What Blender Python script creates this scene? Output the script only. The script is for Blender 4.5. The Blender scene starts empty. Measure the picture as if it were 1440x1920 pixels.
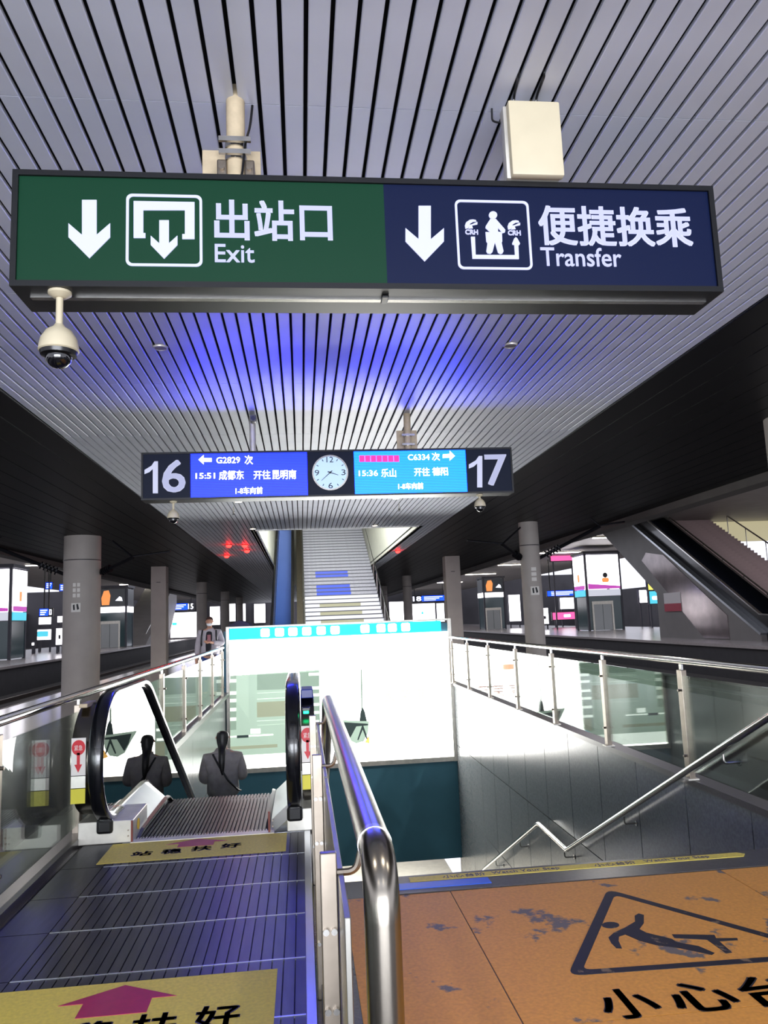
import bpy, bmesh, math, random
from mathutils import Vector, Matrix, Quaternion
random.seed(7)
SC = bpy.context.scene
COL = SC.collection

# ------------------------------------------------------------------ camera
F_PX, CX, CY, CAM_H = 1442.0, 720.0, 960.0, 1.55
def _c(px, py): return Vector((px - CX, -(py - CY), -F_PX))
_f = _c(566, 1166).normalized()                      # direction of the platform axis (+Y)
_u = Vector((1, 0.039, 0)).cross(_f).normalized()    # world up seen by the camera
_r = _f.cross(_u)
WM = Matrix((_r, _f, _u))                            # camera vector -> world vector
CAMP = Vector((0, 0, CAM_H))
cam = bpy.data.cameras.new('camera'); cam.sensor_fit = 'HORIZONTAL'
cam.sensor_width = 36.0; cam.lens = 36.0 * F_PX / 1440.0; cam.clip_start = 0.05; cam.clip_end = 400
cam_o = bpy.data.objects.new('camera', cam); COL.objects.link(cam_o)
m4 = WM.to_4x4(); m4.translation = CAMP; cam_o.matrix_world = m4
SC.camera = cam_o
def ay(px, py, Y): r = WM @ _c(px, py); return CAMP + r * (Y / r.y)
def ax(px, py, X): r = WM @ _c(px, py); return CAMP + r * (X / r.x)
def az(px, py, Z): r = WM @ _c(px, py); return CAMP + r * ((Z - CAM_H) / r.z)

# ------------------------------------------------------------------ world and exposure
SC.view_settings.view_transform = 'Standard'; SC.view_settings.look = 'None'
SC.view_settings.exposure = 0.6; SC.view_settings.gamma = 1.0
SC.view_settings.use_curve_mapping = False
w = bpy.data.worlds.new('night_sky'); SC.world = w; w.use_nodes = True
bg = w.node_tree.nodes['Background']; bg.inputs[0].default_value = (0.78, 0.80, 0.92, 1); bg.inputs[1].default_value = 1.1

# added fill light out of view behind the camera, low enough to light the ceiling
def area(name, loc, rot, sx, sy, e, col):
    L = bpy.data.lights.new(name, 'AREA'); L.shape = 'RECTANGLE'; L.size = sx; L.size_y = sy; L.energy = e; L.color = col
    o = bpy.data.objects.new(name, L); COL.objects.link(o); o.location = loc; o.rotation_euler = rot
    return o
area('rear_fill', (0.4, -8.0, 1.2), (math.radians(96), 0, 0), 11, 2.4, 1250, (0.88, 0.92, 1.0))
area('upper_hall_fill', (1.0, 24.0, 9.2), (math.radians(40), 0, 0), 3.6, 6, 1500, (0.92, 0.95, 1.0))  # added without a fixture to brighten the upper stairs
area('passage_fill', (0.9, 22.0, -3.85), (0, 0, 0), 4, 5, 420, (1.0, 0.97, 0.9))  # unseen area light added to whiten the lower passage
def spot(loc, e, col=(1, 0.9, 0.76), size=130):
    L = bpy.data.lights.new('unseen_spot', 'SPOT'); L.energy = e; L.color = col; L.spot_size = math.radians(size); L.spot_blend = 0.7; L.shadow_soft_size = 0.08
    o = bpy.data.objects.new('unseen_spot', L); COL.objects.link(o); o.location = loc
for x_ in (-1.3, 1.2, 3.0):
    for y_ in (-2.2, 1.0): spot((x_, y_, 3.88), 60)
for x_ in (-4.3, 4.9):
    for y_ in (13.0, 25.0, 37.0): spot((x_, y_, 3.86), 420, (1, 0.95, 0.9), 150)  # added spots with no fixtures, brightening the columns

# ------------------------------------------------------------------ materials
def lin(c):
    return tuple(((v/255)/12.92 if v/255 <= 0.04045 else ((v/255+0.055)/1.055)**2.4) for v in c)
MATS = {}
def mat(name, rgb, rough=0.5, metal=0.0, noise=0.0, scale=8.0, bump=0.0, emit=None, es=1.0, coat=0.0, spec=None, stretch=None):
    if name in MATS: return MATS[name]
    m = bpy.data.materials.new(name); m.use_nodes = True
    nt = m.node_tree; p = nt.nodes['Principled BSDF']
    c = (*lin(rgb), 1)
    p.inputs['Base Color'].default_value = c
    p.inputs['Roughness'].default_value = rough; p.inputs['Metallic'].default_value = metal
    if coat: p.inputs['Coat Weight'].default_value = coat; p.inputs['Coat Roughness'].default_value = 0.05
    if spec is not None: p.inputs['Specular IOR Level'].default_value = spec
    if noise or bump:
        tc = nt.nodes.new('ShaderNodeTexCoord'); n = nt.nodes.new('ShaderNodeTexNoise')
        n.inputs['Scale'].default_value = scale; n.inputs['Detail'].default_value = 5
        if stretch:
            mp = nt.nodes.new('ShaderNodeMapping'); mp.inputs['Scale'].default_value = stretch
            nt.links.new(tc.outputs['Object'], mp.inputs['Vector']); nt.links.new(mp.outputs[0], n.inputs['Vector'])
        else: nt.links.new(tc.outputs['Object'], n.inputs['Vector'])
        if noise:
            r = nt.nodes.new('ShaderNodeValToRGB')
            r.color_ramp.elements[0].position = 0.3; r.color_ramp.elements[1].position = 0.7
            r.color_ramp.elements[0].color = (*[v*(1-noise) for v in c[:3]], 1)
            r.color_ramp.elements[1].color = (*[min(1, v*(1+noise)) for v in c[:3]], 1)
            nt.links.new(n.outputs['Fac'], r.inputs['Fac']); nt.links.new(r.outputs['Color'], p.inputs['Base Color'])
        if bump:
            b = nt.nodes.new('ShaderNodeBump'); b.inputs['Strength'].default_value = bump; b.inputs['Distance'].default_value = 0.01
            nt.links.new(n.outputs['Fac'], b.inputs['Height']); nt.links.new(b.outputs[0], p.inputs['Normal'])
    if emit is not None:
        p.inputs['Emission Color'].default_value = (*lin(emit), 1); p.inputs['Emission Strength'].default_value = es
    MATS[name] = m; return m
def glass(name, tint, refl=1.0, rough=0.0):
    m = bpy.data.materials.new(name); m.use_nodes = True; nt = m.node_tree
    nt.nodes.remove(nt.nodes['Principled BSDF']); out = nt.nodes['Material Output']
    t = nt.nodes.new('ShaderNodeBsdfTransparent'); t.inputs[0].default_value = (*tint, 1)
    g = nt.nodes.new('ShaderNodeBsdfGlossy'); g.inputs['Roughness'].default_value = rough
    fr = nt.nodes.new('ShaderNodeFresnel'); fr.inputs[0].default_value = 1.52
    mu = nt.nodes.new('ShaderNodeMath'); mu.operation = 'MULTIPLY'; mu.inputs[1].default_value = refl; mu.use_clamp = True
    mx = nt.nodes.new('ShaderNodeMixShader')
    nt.links.new(fr.outputs[0], mu.inputs[0]); nt.links.new(mu.outputs[0], mx.inputs[0])
    nt.links.new(t.outputs[0], mx.inputs[1]); nt.links.new(g.outputs[0], mx.inputs[2]); nt.links.new(mx.outputs[0], out.inputs[0])
    MATS[name] = m; return m
def led(name, base, line, es, freq):
    """LED screen: horizontal rows of dots, a screen that really glows"""
    m = mat(name, (0, 0, 10), 0.4); nt = m.node_tree; p = nt.nodes['Principled BSDF']
    tc = nt.nodes.new('ShaderNodeTexCoord'); wv = nt.nodes.new('ShaderNodeTexWave'); wv.wave_type = 'BANDS'; wv.bands_direction = 'Z'
    wv.inputs['Scale'].default_value = freq; wv.inputs['Distortion'].default_value = 0.0
    r = nt.nodes.new('ShaderNodeValToRGB'); r.color_ramp.elements[0].color = (*line, 1); r.color_ramp.elements[1].color = (*base, 1)
    r.color_ramp.elements[0].position = 0.1; r.color_ramp.elements[1].position = 0.6
    nt.links.new(tc.outputs['Object'], wv.inputs['Vector']); nt.links.new(wv.outputs['Fac'], r.inputs['Fac'])
    nt.links.new(r.outputs['Color'], p.inputs['Emission Color']); p.inputs['Emission Strength'].default_value = es
    return m

SLAT = mat('slat_aluminium', (200, 203, 214), 0.45, 0.1, 0.05, 3.0)
CEILDARK = mat('ceiling_void', (6, 6, 8), 0.9)
BOARD = mat('dark_board', (7, 7, 11), 0.45, 0.0, 0.15, 2.0, spec=0.12)
GLINT = mat('board_glint', (120, 122, 128), 0.3, 0.8)  # light grey metal stands in for glints along the board edges
BEAM = mat('canopy_beam', (96, 92, 90), 0.55, 0.1, 0.1, 2.0)
GRAN = mat('dark_granite', (74, 70, 70), 0.16, 0.0, 0.25, 60.0)
WALLG = mat('polished_granite', (108, 112, 114), 0.22, 0.0, 0.18, 40.0)
CURB = mat('curb_stone', (64, 60, 62), 0.28, 0.0, 0.2, 50.0)
STEPM = mat('step_granite', (88, 86, 86), 0.5, 0.0, 0.25, 60.0)
STEEL = mat('brushed_steel', (186, 184, 180), 0.24, 1.0, 0.06, 5.0)
CHROME = mat('polished_tube', (200, 198, 194), 0.14, 1.0)
WORN = mat('worn_steel', (148, 138, 126), 0.34, 1.0, 0.12, 12.0)
PLATE = mat('tread_plate', (96, 96, 102), 0.38, 0.9, 0.12, 4.0, stretch=(8, 1, 1))
def brushed(m, aniso, tang):
    nt = m.node_tree; p = nt.nodes['Principled BSDF']; p.inputs['Anisotropic'].default_value = aniso
    cv = nt.nodes.new('ShaderNodeCombineXYZ')
    for i in range(3): cv.inputs[i].default_value = tang[i]
    nt.links.new(cv.outputs[0], p.inputs['Tangent'])
brushed(PLATE, 0.85, (0, 1, 0))
PALE = mat('pale_steel', (214, 210, 200), 0.4, 0.5, 0.1, 10.0)
RUBBER = mat('handrail_rubber', (12, 13, 17), 0.25, 0.0, coat=0.4)
BLACK = mat('black_frame', (20, 21, 24), 0.38, 0.3)
BLACKP = mat('black_plastic', (14, 14, 16), 0.3)
CREAM = mat('cream_paint', (202, 191, 163), 0.45, 0.0, 0.05, 6.0)
CREAMD = mat('cream_dirty', (188, 171, 142), 0.55, 0.0, 0.12, 18.0)
CONC = mat('column_paint', (168, 160, 154), 0.6, 0.0, 0.07, 2.0, bump=0.05)
GREENP = mat('sign_green', (5, 40, 25), 0.4, emit=(8, 60, 38), es=0.34, spec=0.2)
BLUEP = mat('sign_blue', (4, 12, 38), 0.4, emit=(6, 24, 70), es=0.28, spec=0.2)
GLOWW = mat('sign_glow_white', (120, 122, 140), 0.5, emit=(206, 210, 255), es=0.62)
NAVY = mat('display_navy', (7, 14, 30), 0.45, spec=0.15, emit=(12, 22, 44), es=0.25)
NUMW = mat('number_white', (170, 172, 184), 0.5, emit=(206, 210, 238), es=0.32)
LEDB = led('led_blue', (0.0004, 0.0009, 1.0), (0.0002, 0.005, 0.5), 17.0, 17.0)
LEDC = led('led_cyan', (0.0, 0.013, 0.8), (0.0, 0.03, 0.5), 18.0, 17.0)
LEDT = mat('led_text', (240, 240, 255), 0.5, emit=(240, 244, 255), es=1.6)
LEDR = mat('led_red', (220, 30, 90), 0.5, emit=(225, 25, 110), es=1.6)
CLOCKF = mat('clock_face', (170, 190, 215), 0.4, emit=(150, 180, 220), es=0.55)
INK = mat('ink_black', (22, 24, 30), 0.6)
GLASSR = glass('railing_glass', (0.88, 0.94, 0.91), 0.7)
GLASSD = glass('dark_glass', (0.35, 0.45, 0.46), 1.0)
GLASSE = glass('escalator_glass', (0.80, 0.90, 0.87), 1.3)
YELLOWF = None
TEAL = mat('teal_wall', (66, 118, 136), 0.55, 0.0, 0.08, 1.5)
ADW = mat('lightbox_white', (245, 246, 242), 0.4, emit=(255, 253, 248), es=8.0)
ADCY = mat('lightbox_cyan', (0, 180, 220), 0.4, emit=(0, 196, 236), es=1.25)
ADG = mat('print_sage', (170, 190, 170), 0.5, emit=(176, 200, 182), es=0.62)
ADG2 = mat('print_sage_dark', (130, 150, 135), 0.5, emit=(146, 168, 150), es=0.62)
ADG3 = mat('print_olive', (140, 145, 120), 0.5, emit=(164, 172, 146), es=0.62)
ADD = mat('print_dark', (40, 50, 50), 0.5, emit=(52, 66, 64), es=0.62)
ADL = mat('print_pale', (225, 235, 225), 0.5, emit=(236, 244, 234), es=1.5)
ADO = mat('print_orange', (220, 160, 60), 0.5, emit=(236, 180, 96), es=1.3)
ADRED = mat('print_red', (170, 60, 40), 0.5, emit=(255, 176, 140), es=2.6)
ADT = mat('print_brown', (150, 110, 100), 0.5, emit=(236, 204, 196), es=0.95)
STRIPB = mat('print_shelf', (215, 228, 212), 0.5, emit=(226, 240, 224), es=0.8)

# ------------------------------------------------------------------ geometry helpers
def B(): return bmesh.new()
def box(bm, x0, x1, y0, y1, z0, z1):
    if x0 > x1: x0, x1 = x1, x0
    if y0 > y1: y0, y1 = y1, y0
    if z0 > z1: z0, z1 = z1, z0
    v = [bm.verts.new(p) for p in ((x0,y0,z0),(x1,y0,z0),(x1,y1,z0),(x0,y1,z0),(x0,y0,z1),(x1,y0,z1),(x1,y1,z1),(x0,y1,z1))]
    for f in ((0,3,2,1),(4,5,6,7),(0,1,5,4),(1,2,6,5),(2,3,7,6),(3,0,4,7)): bm.faces.new([v[i] for i in f])
    return bm
def bbox(x0, x1, y0, y1, z0, z1, bev=0.0, seg=2):
    bm = box(B(), x0, x1, y0, y1, z0, z1)
    if bev: bmesh.ops.bevel(bm, geom=list(bm.edges), offset=bev, segments=seg, affect='EDGES', profile=0.5)
    return bm
def prism(bm, pts, a0, a1, axis):
    """extrude a 2D outline: axis x -> pts (y,z), y -> (x,z), z -> (x,y)"""
    def P(p, a): return {'x': (a, p[0], p[1]), 'y': (p[0], a, p[1]), 'z': (p[0], p[1], a)}[axis]
    n = len(pts)
    A = [bm.verts.new(P(p, a0)) for p in pts]; Bv = [bm.verts.new(P(p, a1)) for p in pts]
    fs = [bm.faces.new(A), bm.faces.new(Bv[::-1])]
    for i in range(n): fs.append(bm.faces.new((A[i], Bv[i], Bv[(i+1) % n], A[(i+1) % n])))
    bmesh.ops.recalc_face_normals(bm, faces=fs)
    return bm
def cyl(bm, p0, p1, r, n=16, r2=None):
    p0, p1 = Vector(p0), Vector(p1); r2 = r if r2 is None else r2
    d = (p1 - p0).normalized(); a = d.orthogonal().normalized(); b = d.cross(a)
    A = []; C = []
    for i in range(n):
        t = 2*math.pi*i/n; e = a*math.cos(t) + b*math.sin(t)
        A.append(bm.verts.new(p0 + e*r)); C.append(bm.verts.new(p1 + e*r2))
    bm.faces.new(A[::-1]); bm.faces.new(C)
    for i in range(n): bm.faces.new((A[i], A[(i+1) % n], C[(i+1) % n], C[i]))
    return bm
def sweep(bm, pts, prof, closed_prof=True, up=(1, 0, 0)):
    """sweep a 2D profile (side, normal) along a path; 'side' is the fixed vector up"""
    pts = [Vector(p) for p in pts]; rings = []; s = Vector(up).normalized()
    for i, p in enumerate(pts):
        t = (pts[min(i+1, len(pts)-1)] - pts[max(i-1, 0)]).normalized()
        nrm = s.cross(t).normalized()
        rings.append([bm.verts.new(p + s*q[0] + nrm*q[1]) for q in prof])
    k = len(prof)
    for a, b in zip(rings, rings[1:]):
        for i in range(k): bm.faces.new((a[i], a[(i+1) % k], b[(i+1) % k], b[i]))
    bm.faces.new(rings[0][::-1]); bm.faces.new(rings[-1])
    bmesh.ops.recalc_face_normals(bm, faces=list(bm.faces))
    return bm
def tube(bm, pts, r, n=12):
    pts = [Vector(p) for p in pts]; rings = []; prev = None
    for i, p in enumerate(pts):
        t = (pts[min(i+1, len(pts)-1)] - pts[max(i-1, 0)]).normalized()
        a = t.orthogonal().normalized() if prev is None else (prev - t*prev.dot(t)).normalized()
        prev = a; b = t.cross(a)
        rings.append([bm.verts.new(p + (a*math.cos(2*math.pi*k/n) + b*math.sin(2*math.pi*k/n))*r) for k in range(n)])
    for A, C in zip(rings, rings[1:]):
        for k in range(n): bm.faces.new((A[k], A[(k+1) % n], C[(k+1) % n], C[k]))
    bm.faces.new(rings[0][::-1]); bm.faces.new(rings[-1])
    bmesh.ops.recalc_face_normals(bm, faces=list(bm.faces))
    return bm
def lathe(bm, prof, cx, cy, n=24):
    rings = [[bm.verts.new((cx + r*math.cos(2*math.pi*k/n), cy + r*math.sin(2*math.pi*k/n), z)) for k in range(n)] for r, z in prof]
    for A, C in zip(rings, rings[1:]):
        for k in range(n): bm.faces.new((A[k], A[(k+1) % n], C[(k+1) % n], C[k]))
    bm.faces.new(rings[0][::-1]); bm.faces.new(rings[-1])
    bmesh.ops.recalc_face_normals(bm, faces=list(bm.faces))
    return bm
def round_path(pts, rad, seg=6):
    """round the corners of a polyline"""
    pts = [Vector(p) for p in pts]; out = [pts[0]]
    for a, p, b in zip(pts, pts[1:], pts[2:]):
        d1 = (a - p); d2 = (b - p); r = min(rad, d1.length*0.45, d2.length*0.45)
        q0 = p + d1.normalized()*r; q1 = p + d2.normalized()*r
        for k in range(seg + 1):
            t = k/seg; out.append(q0*(1-t)**2 + p*2*t*(1-t) + q1*t*t)
    out.append(pts[-1]); return out
def rrect(x0, x1, y0, y1, r, seg=5):
    o = []
    for cx, cy, a in ((x1-r, y1-r, 0), (x0+r, y1-r, 90), (x0+r, y0+r, 180), (x1-r, y0+r, 270)):
        for k in range(seg+1):
            t = math.radians(a + 90*k/seg); o.append((cx + r*math.cos(t), cy + r*math.sin(t)))
    return o
WL = {}
def put(name, me, m, parent=None, smooth=None):
    """link a mesh whose vertices are in world space; its origin moves to its base"""
    vs = me.vertices
    if len(vs):
        xs = [v.co.x for v in vs]; ys = [v.co.y for v in vs]; zs = [v.co.z for v in vs]
        c = Vector(((min(xs)+max(xs))/2, (min(ys)+max(ys))/2, min(zs)))
    else: c = Vector()
    me.transform(Matrix.Translation(-c))
    if smooth is not None:
        for p in me.polygons: p.use_smooth = True
        me.set_sharp_from_angle(angle=math.radians(smooth))
    me.materials.clear(); me.materials.append(m)
    o = bpy.data.objects.new(name, me); COL.objects.link(o); WL[o.name] = c
    if parent is not None: o.parent = parent; o.location = c - WL[parent.name]
    else: o.location = c
    return o
def obj(name, bm, m, parent=None, smooth=None):
    me = bpy.data.meshes.new(name); bm.to_mesh(me); bm.free()
    return put(name, me, m, parent, smooth)
def tag(o, label, cat=None, group=None, kind=None):
    o['label'] = label
    if cat: o['category'] = cat
    if group: o['group'] = group
    if kind: o['kind'] = kind
    return o
def thing(name, loc, label, cat, group=None):
    o = bpy.data.objects.new(name, None); COL.objects.link(o); o.location = loc; WL[o.name] = Vector(loc)
    o.empty_display_size = 0.1
    return tag(o, label, cat, group)
def struct(name, bm, m, label, parent=None):
    o = obj(name, bm, m, parent)
    if parent is None: o['kind'] = 'structure'
    o['label'] = label
    return o
def again(o, d, parent=None):
    """another copy of a part that shares the mesh, moved by d in world space"""
    c = o.copy(); COL.objects.link(c); WL[c.name] = WL[o.name] + Vector(d)
    if parent is not None: c.parent = parent
    c.location = WL[c.name] - (WL[c.parent.name] if c.parent else Vector())
    return c
def copy_tree(o, d, label=None):
    def rec(s, par):
        c = s.copy(); COL.objects.link(c); WL[c.name] = WL[s.name] + Vector(d)
        if par is not None: c.parent = par
        for ch in list(s.children): rec(ch, c)
        return c
    r = rec(o, None); r.location = WL[r.name]
    if label: r['label'] = label
    return r
TC = {}
def text_mesh(s, bold=0.0, ext=0.02):
    cu = bpy.data.curves.new('writing', 'FONT'); cu.body = s; cu.offset = bold; cu.extrude = ext; cu.resolution_u = 3
    o = bpy.data.objects.new('writing', cu); COL.objects.link(o)
    dg = bpy.context.evaluated_depsgraph_get()
    me = bpy.data.meshes.new_from_object(o.evaluated_get(dg))
    bpy.data.objects.remove(o); bpy.data.curves.remove(cu)
    return me
def text(name, s, rect, plane, m, parent=None, bold=0.0, depth=0.004, keep=False):
    """writing that fills rect (a0,b0,a1,b1): plane ('y',Y) upright facing -Y, ('z',Z) flat on the floor read from -Y"""
    me = text_mesh(s)
    if bold:                                          # heavier strokes: the outline laid over itself with small shifts
        b0 = bmesh.new()
        for dx, dy in ((-1, -0.7), (1, -0.7), (1, 0.7), (-1, 0.7), (0, 0)):
            k0 = len(b0.verts); b0.from_mesh(me); b0.verts.ensure_lookup_table()
            for v in b0.verts[k0:]: v.co.x += dx*bold*1.1; v.co.y += dy*bold*1.1
        b0.to_mesh(me); b0.free()
    xs = [v.co.x for v in me.vertices]; ys = [v.co.y for v in me.vertices]
    if not xs: return None
    x0, x1, y0, y1 = min(xs), max(xs), min(ys), max(ys); a0, b0, a1, b1 = rect
    for v in me.vertices:
        u = a0 + (v.co.x-x0)/(x1-x0)*(a1-a0); q = b0 + (v.co.y-y0)/max(1e-6, y1-y0)*(b1-b0); d = v.co.z/0.02*depth
        v.co = (u, plane[1] - d, q) if plane[0] == 'y' else (u, q, plane[1] + d)
    return put(name, me, m, parent)
def prect(px0, py0, px1, py1, Y):
    a = ay(px0, py1, Y); b = ay(px1, py0, Y); return (a.x, a.z, b.x, b.z)
def pbox(px0, py0, px1, py1, Y, t=0.01):
    a = ay(px0, py1, Y); b = ay(px1, py0, Y); return box(B(), a.x, b.x, Y-t, Y, a.z, b.z)
def pprism(pts, Y, t=0.01): return prism(B(), [(ay(x, y, Y).x, ay(x, y, Y).z) for x, y in pts], Y-t, Y, 'y')
def fprism(pts, z0, z1): return prism(B(), [tuple(az(x, y, 0).xy) for x, y in pts], z0, z1, 'z')

# ================================================================== THE SETTING
CEIL = 3.9
XL, XR = -1.74, 3.45                # stairwell sides
Y_ST, Y_ESC, Y_END = 4.86, 6.1, 17.8
PITCH = 0.1044; SX0 = -2.851; NS = 62; SX1 = SX0 + NS*PITCH
# platform slab around the stairwell
bm = B()
box(bm, -6.2, XL, -5, 90, -1.4, 0); box(bm, XR, 7.0, -5, 90, -1.4, 0)
box(bm, XL, XR, -5, Y_ST, -0.5, 0); box(bm, XL, 0.1, Y_ST, Y_ESC, -0.5, 0)
box(bm, XL, XR, 18.1, 90, -0.5, 0)
floor = struct('floor', bm, GRAN, 'dark polished granite platform floor around the stairwell')
PWF = mat('passage_floor', (190, 188, 180), 0.35, 0.0, 0.08, 6.0)
bm = B(); box(bm, XL-1, XR+1, 17.0, 34, -6.6, -6.3)
struct('floor_passage', bm, PWF, 'grey floor of the passage below the platform')

# light slatted ceiling: the near slats are single pieces, the far ones one part
ceiling = struct('ceiling', (lambda b: (box(b, SX0-0.02, SX1+0.02, -5, 19.62, CEIL+0.09, CEIL+0.14),
          box(b, SX0-0.02, -1.12, 19.62, 90, CEIL+0.09, CEIL+0.14), box(b, 3.07, SX1+0.02, 19.62, 90, CEIL+0.09, CEIL+0.14),
          box(b, -1.12, 3.07, 50, 90, CEIL+0.09, CEIL+0.14), b)[-1])(B()), CEILDARK, 'slatted aluminium ceiling over the platform')
JO = [-4.0, 3.26, 5.35, 7.44, 9.53]
first = {}
for i in range(NS):
    x = SX0 + i*PITCH + 0.0095
    for k in range(4):
        if k not in first:
            bm = B(); ww = PITCH-0.019
            prism(bm, [(x, CEIL+0.022), (x, CEIL+0.004), (x+0.004, CEIL), (x+ww-0.004, CEIL), (x+ww, CEIL+0.004), (x+ww, CEIL+0.022)], JO[k]+0.002, JO[k+1]-0.002, 'y')
            first[k] = (obj('slat', bm, SLAT, ceiling), x)
        else: again(first[k][0], (x-first[k][1], 0, 0), ceiling)
bm = B()
for i in range(NS):
    x = SX0 + i*PITCH + 0.0095; x1 = x + PITCH - 0.019; xm = (x+x1)/2
    y = 9.534
    ends = 90
    while y < ends:
        y2 = y + 2.09 if y < 32 else ends
        a, b_ = y, min(y2, ends) - 0.004
        if -1.12 < xm < 3.07:
            if a < 19.6 < b_: b_ = 19.6
            elif a >= 19.6 and a < 50:
                y = y2
                if y2 >= ends: box(bm, x, x1, 50, ends, CEIL, CEIL+0.02)
                continue
        box(bm, x, x1, a, b_, CEIL, CEIL+0.02); y = y2
o = obj('slat_field', bm, SLAT, ceiling); o['kind'] = 'stuff'
# dark boards on both sides of the light ceiling
def soffit(name, x0, n, pitch, label):
    bm = B(); box(bm, min(x0, x0+n*pitch), max(x0, x0+n*pitch), -5, 90, CEIL+0.012, CEIL+0.1)
    s = struct(name, bm, GLINT, label); f0 = None
    for i in range(n):
        xa = x0 + i*pitch; xb = xa + pitch
        if xa > xb: xa, xb = xb, xa
        if f0 is None:
            f0 = obj('soffit_board', box(B(), xa+0.009, xb-0.009, -5, 90, CEIL+0.0, CEIL+0.012), BOARD, s)
        else: again(f0, (i*pitch, 0, 0), s)
    return s
soffit('soffit_right', SX1+0.02, 14, 0.338, 'dark board soffit on the right of the light ceiling')
soffit('soffit_left', SX0-0.02, 15, -0.36, 'dark board soffit on the left of the light ceiling')
struct('trim_1', bbox(8.37, 8.75, -5, 90, 3.74, 4.35), BEAM, 'grey edge beam of the canopy on the right')
struct('trim_2', bbox(-8.65, -8.27, -5, 90, 3.74, 4.35), BEAM, 'grey edge beam of the canopy on the left')
bm = B(); box(bm, -8.65, 8.75, -5, 19.6, 4.36, 4.5); box(bm, -8.65, -1.3, 19.6, 90, 4.36, 4.5); box(bm, 3.2, 8.75, 19.6, 90, 4.36, 4.5)
struct('canopy_roof', bm, BEAM, 'concrete canopy roof above the slatted ceiling')
# opening of the upper stairs in the ceiling
CRW = mat('opening_cream', (214, 214, 200), 0.5, 0.0, 0.04, 3.0)
bm = B(); box(bm, 3.07, 3.19, 19.6, 50, 3.9, 9.5); struct('wall_opening_right', bm, CRW, 'cream wall lining the ceiling opening right of the upper stairs')
bm = B(); box(bm, -1.24, -1.12, 19.6, 50, 3.9, 9.5); struct('wall_opening_left', bm, CRW, 'cream wall lining the ceiling opening left of the upper escalator')
bm = B(); box(bm, -1.12, 3.07, 19.6, 19.68, 3.88, 4.4); struct('trim_3', bm, STEEL, 'metal edge of the ceiling opening')
bm = B(); box(bm, -1.24, 3.19, 49.9, 50.0, 3.9, 9.5); box(bm, -1.24, 3.19, 19.6, 50, 9.5, 9.7); struct('wall_opening_back', bm, CRW, 'upper hall wall above the upper stairs')

# stairwell walls with stone panels
def stone_wall(name, x, side, label, rows, y0=4.86, y1=17.8):
    bm = B(); box(bm, x, x+0.25*side, y0-0.02, y1+0.3, -6.6, -0.02)
    s = struct(name, bm, CURB, label); f0 = {}
    pw = 1.05; n = int((y1-y0)/pw)
    for r, (za, zb) in enumerate(rows):
        for i in range(n+1):
            ya = y0 + i*pw; yb = min(ya+pw, y1)
            if yb-ya < 0.05: continue
            key = (r, round(yb-ya, 2))
            if key not in f0: f0[key] = (obj('stone_panel', box(B(), x-0.02*side, x, ya+0.007, yb-0.007, za+0.007, zb-0.007), WALLG, s), ya)
            else: again(f0[key][0], (0, ya-f0[key][1], 0), s)
    return s
ROWS = [(-6.3, -4.5), (-4.5, -2.7), (-2.7, -1.35), (-1.35, -0.02)]
stone_wall('wall_right', XR, 1, 'polished grey stone wall on the right of the stairwell', ROWS)
stone_wall('wall_left', XL, -1, 'polished grey stone wall left of the escalator', ROWS, 6.2)
bm = B(); box(bm, XR-0.06, XR+0.3, Y_ST-3, Y_END, -0.02, 0.035); struct('curb_right', bm, CURB, 'dark stone curb under the right glass railing')
bm = B(); box(bm, XL-0.3, XL+0.1, -3, Y_END, -0.02, 0.06); struct('curb_left', bm, CURB, 'dark stone curb under the left glass railing')
# end wall of the stairwell
bm = B(); box(bm, XL-0.02, XR, 17.82, 18.1, -3.8, 1.40); struct('wall_back', bm, TEAL, 'teal end wall of the stairwell under the glowing advert')
PW = mat('passage_wall', (210, 208, 200), 0.6)
bm = B(); box(bm, XL-1, XR+1, 33.8, 34, -6.3, -3.6); struct('wall_passage', bm, PW, 'pale wall at the end of the lower passage')
bm = B(); box(bm, XL-1, XR+1, 18.1, 34, -3.78, -3.6); struct('ceiling_passage', bm, PW, 'ceiling of the lower passage')
# stairs down, two flights with a landing
stairs = struct('stairs_down', prism(B(), [(4.86, -0.3), (9.34, -2.7), (11.1, -2.7), (18.4, -6.6), (4.86, -6.6)], 0.16, XR-0.01, 'x'), STEPM, 'grey stone stairs leading down into the passage')
f0 = None
for i in range(16):
    y = 4.86 + i*0.28; z = -0.15*(i+1)
    if f0 is None: f0 = obj('step', box(B(), 0.16, XR-0.03, y, y+0.30, z-0.15, z), STEPM, stairs)
    else: again(f0, (0, i*0.28, -0.15*i), stairs)
obj('landing', box(B(), 0.16, XR-0.03, 9.3, 11.12, -2.55, -2.4), STEPM, stairs)
for i in range(25): again(f0, (0, 11.1-4.86+i*0.28, -2.4-0.15*i), stairs)
# dividing wall between escalator and stairs
bm = B(); prism(bm, [(4.9, -0.06), (7.5, -0.06), (18.0, -6.1), (18.0, -6.6), (4.9, -6.6)], 0.08, 0.15, 'x'); struct('wall_divider', bm, WALLG, 'stone divider between escalator and stairs')

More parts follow.
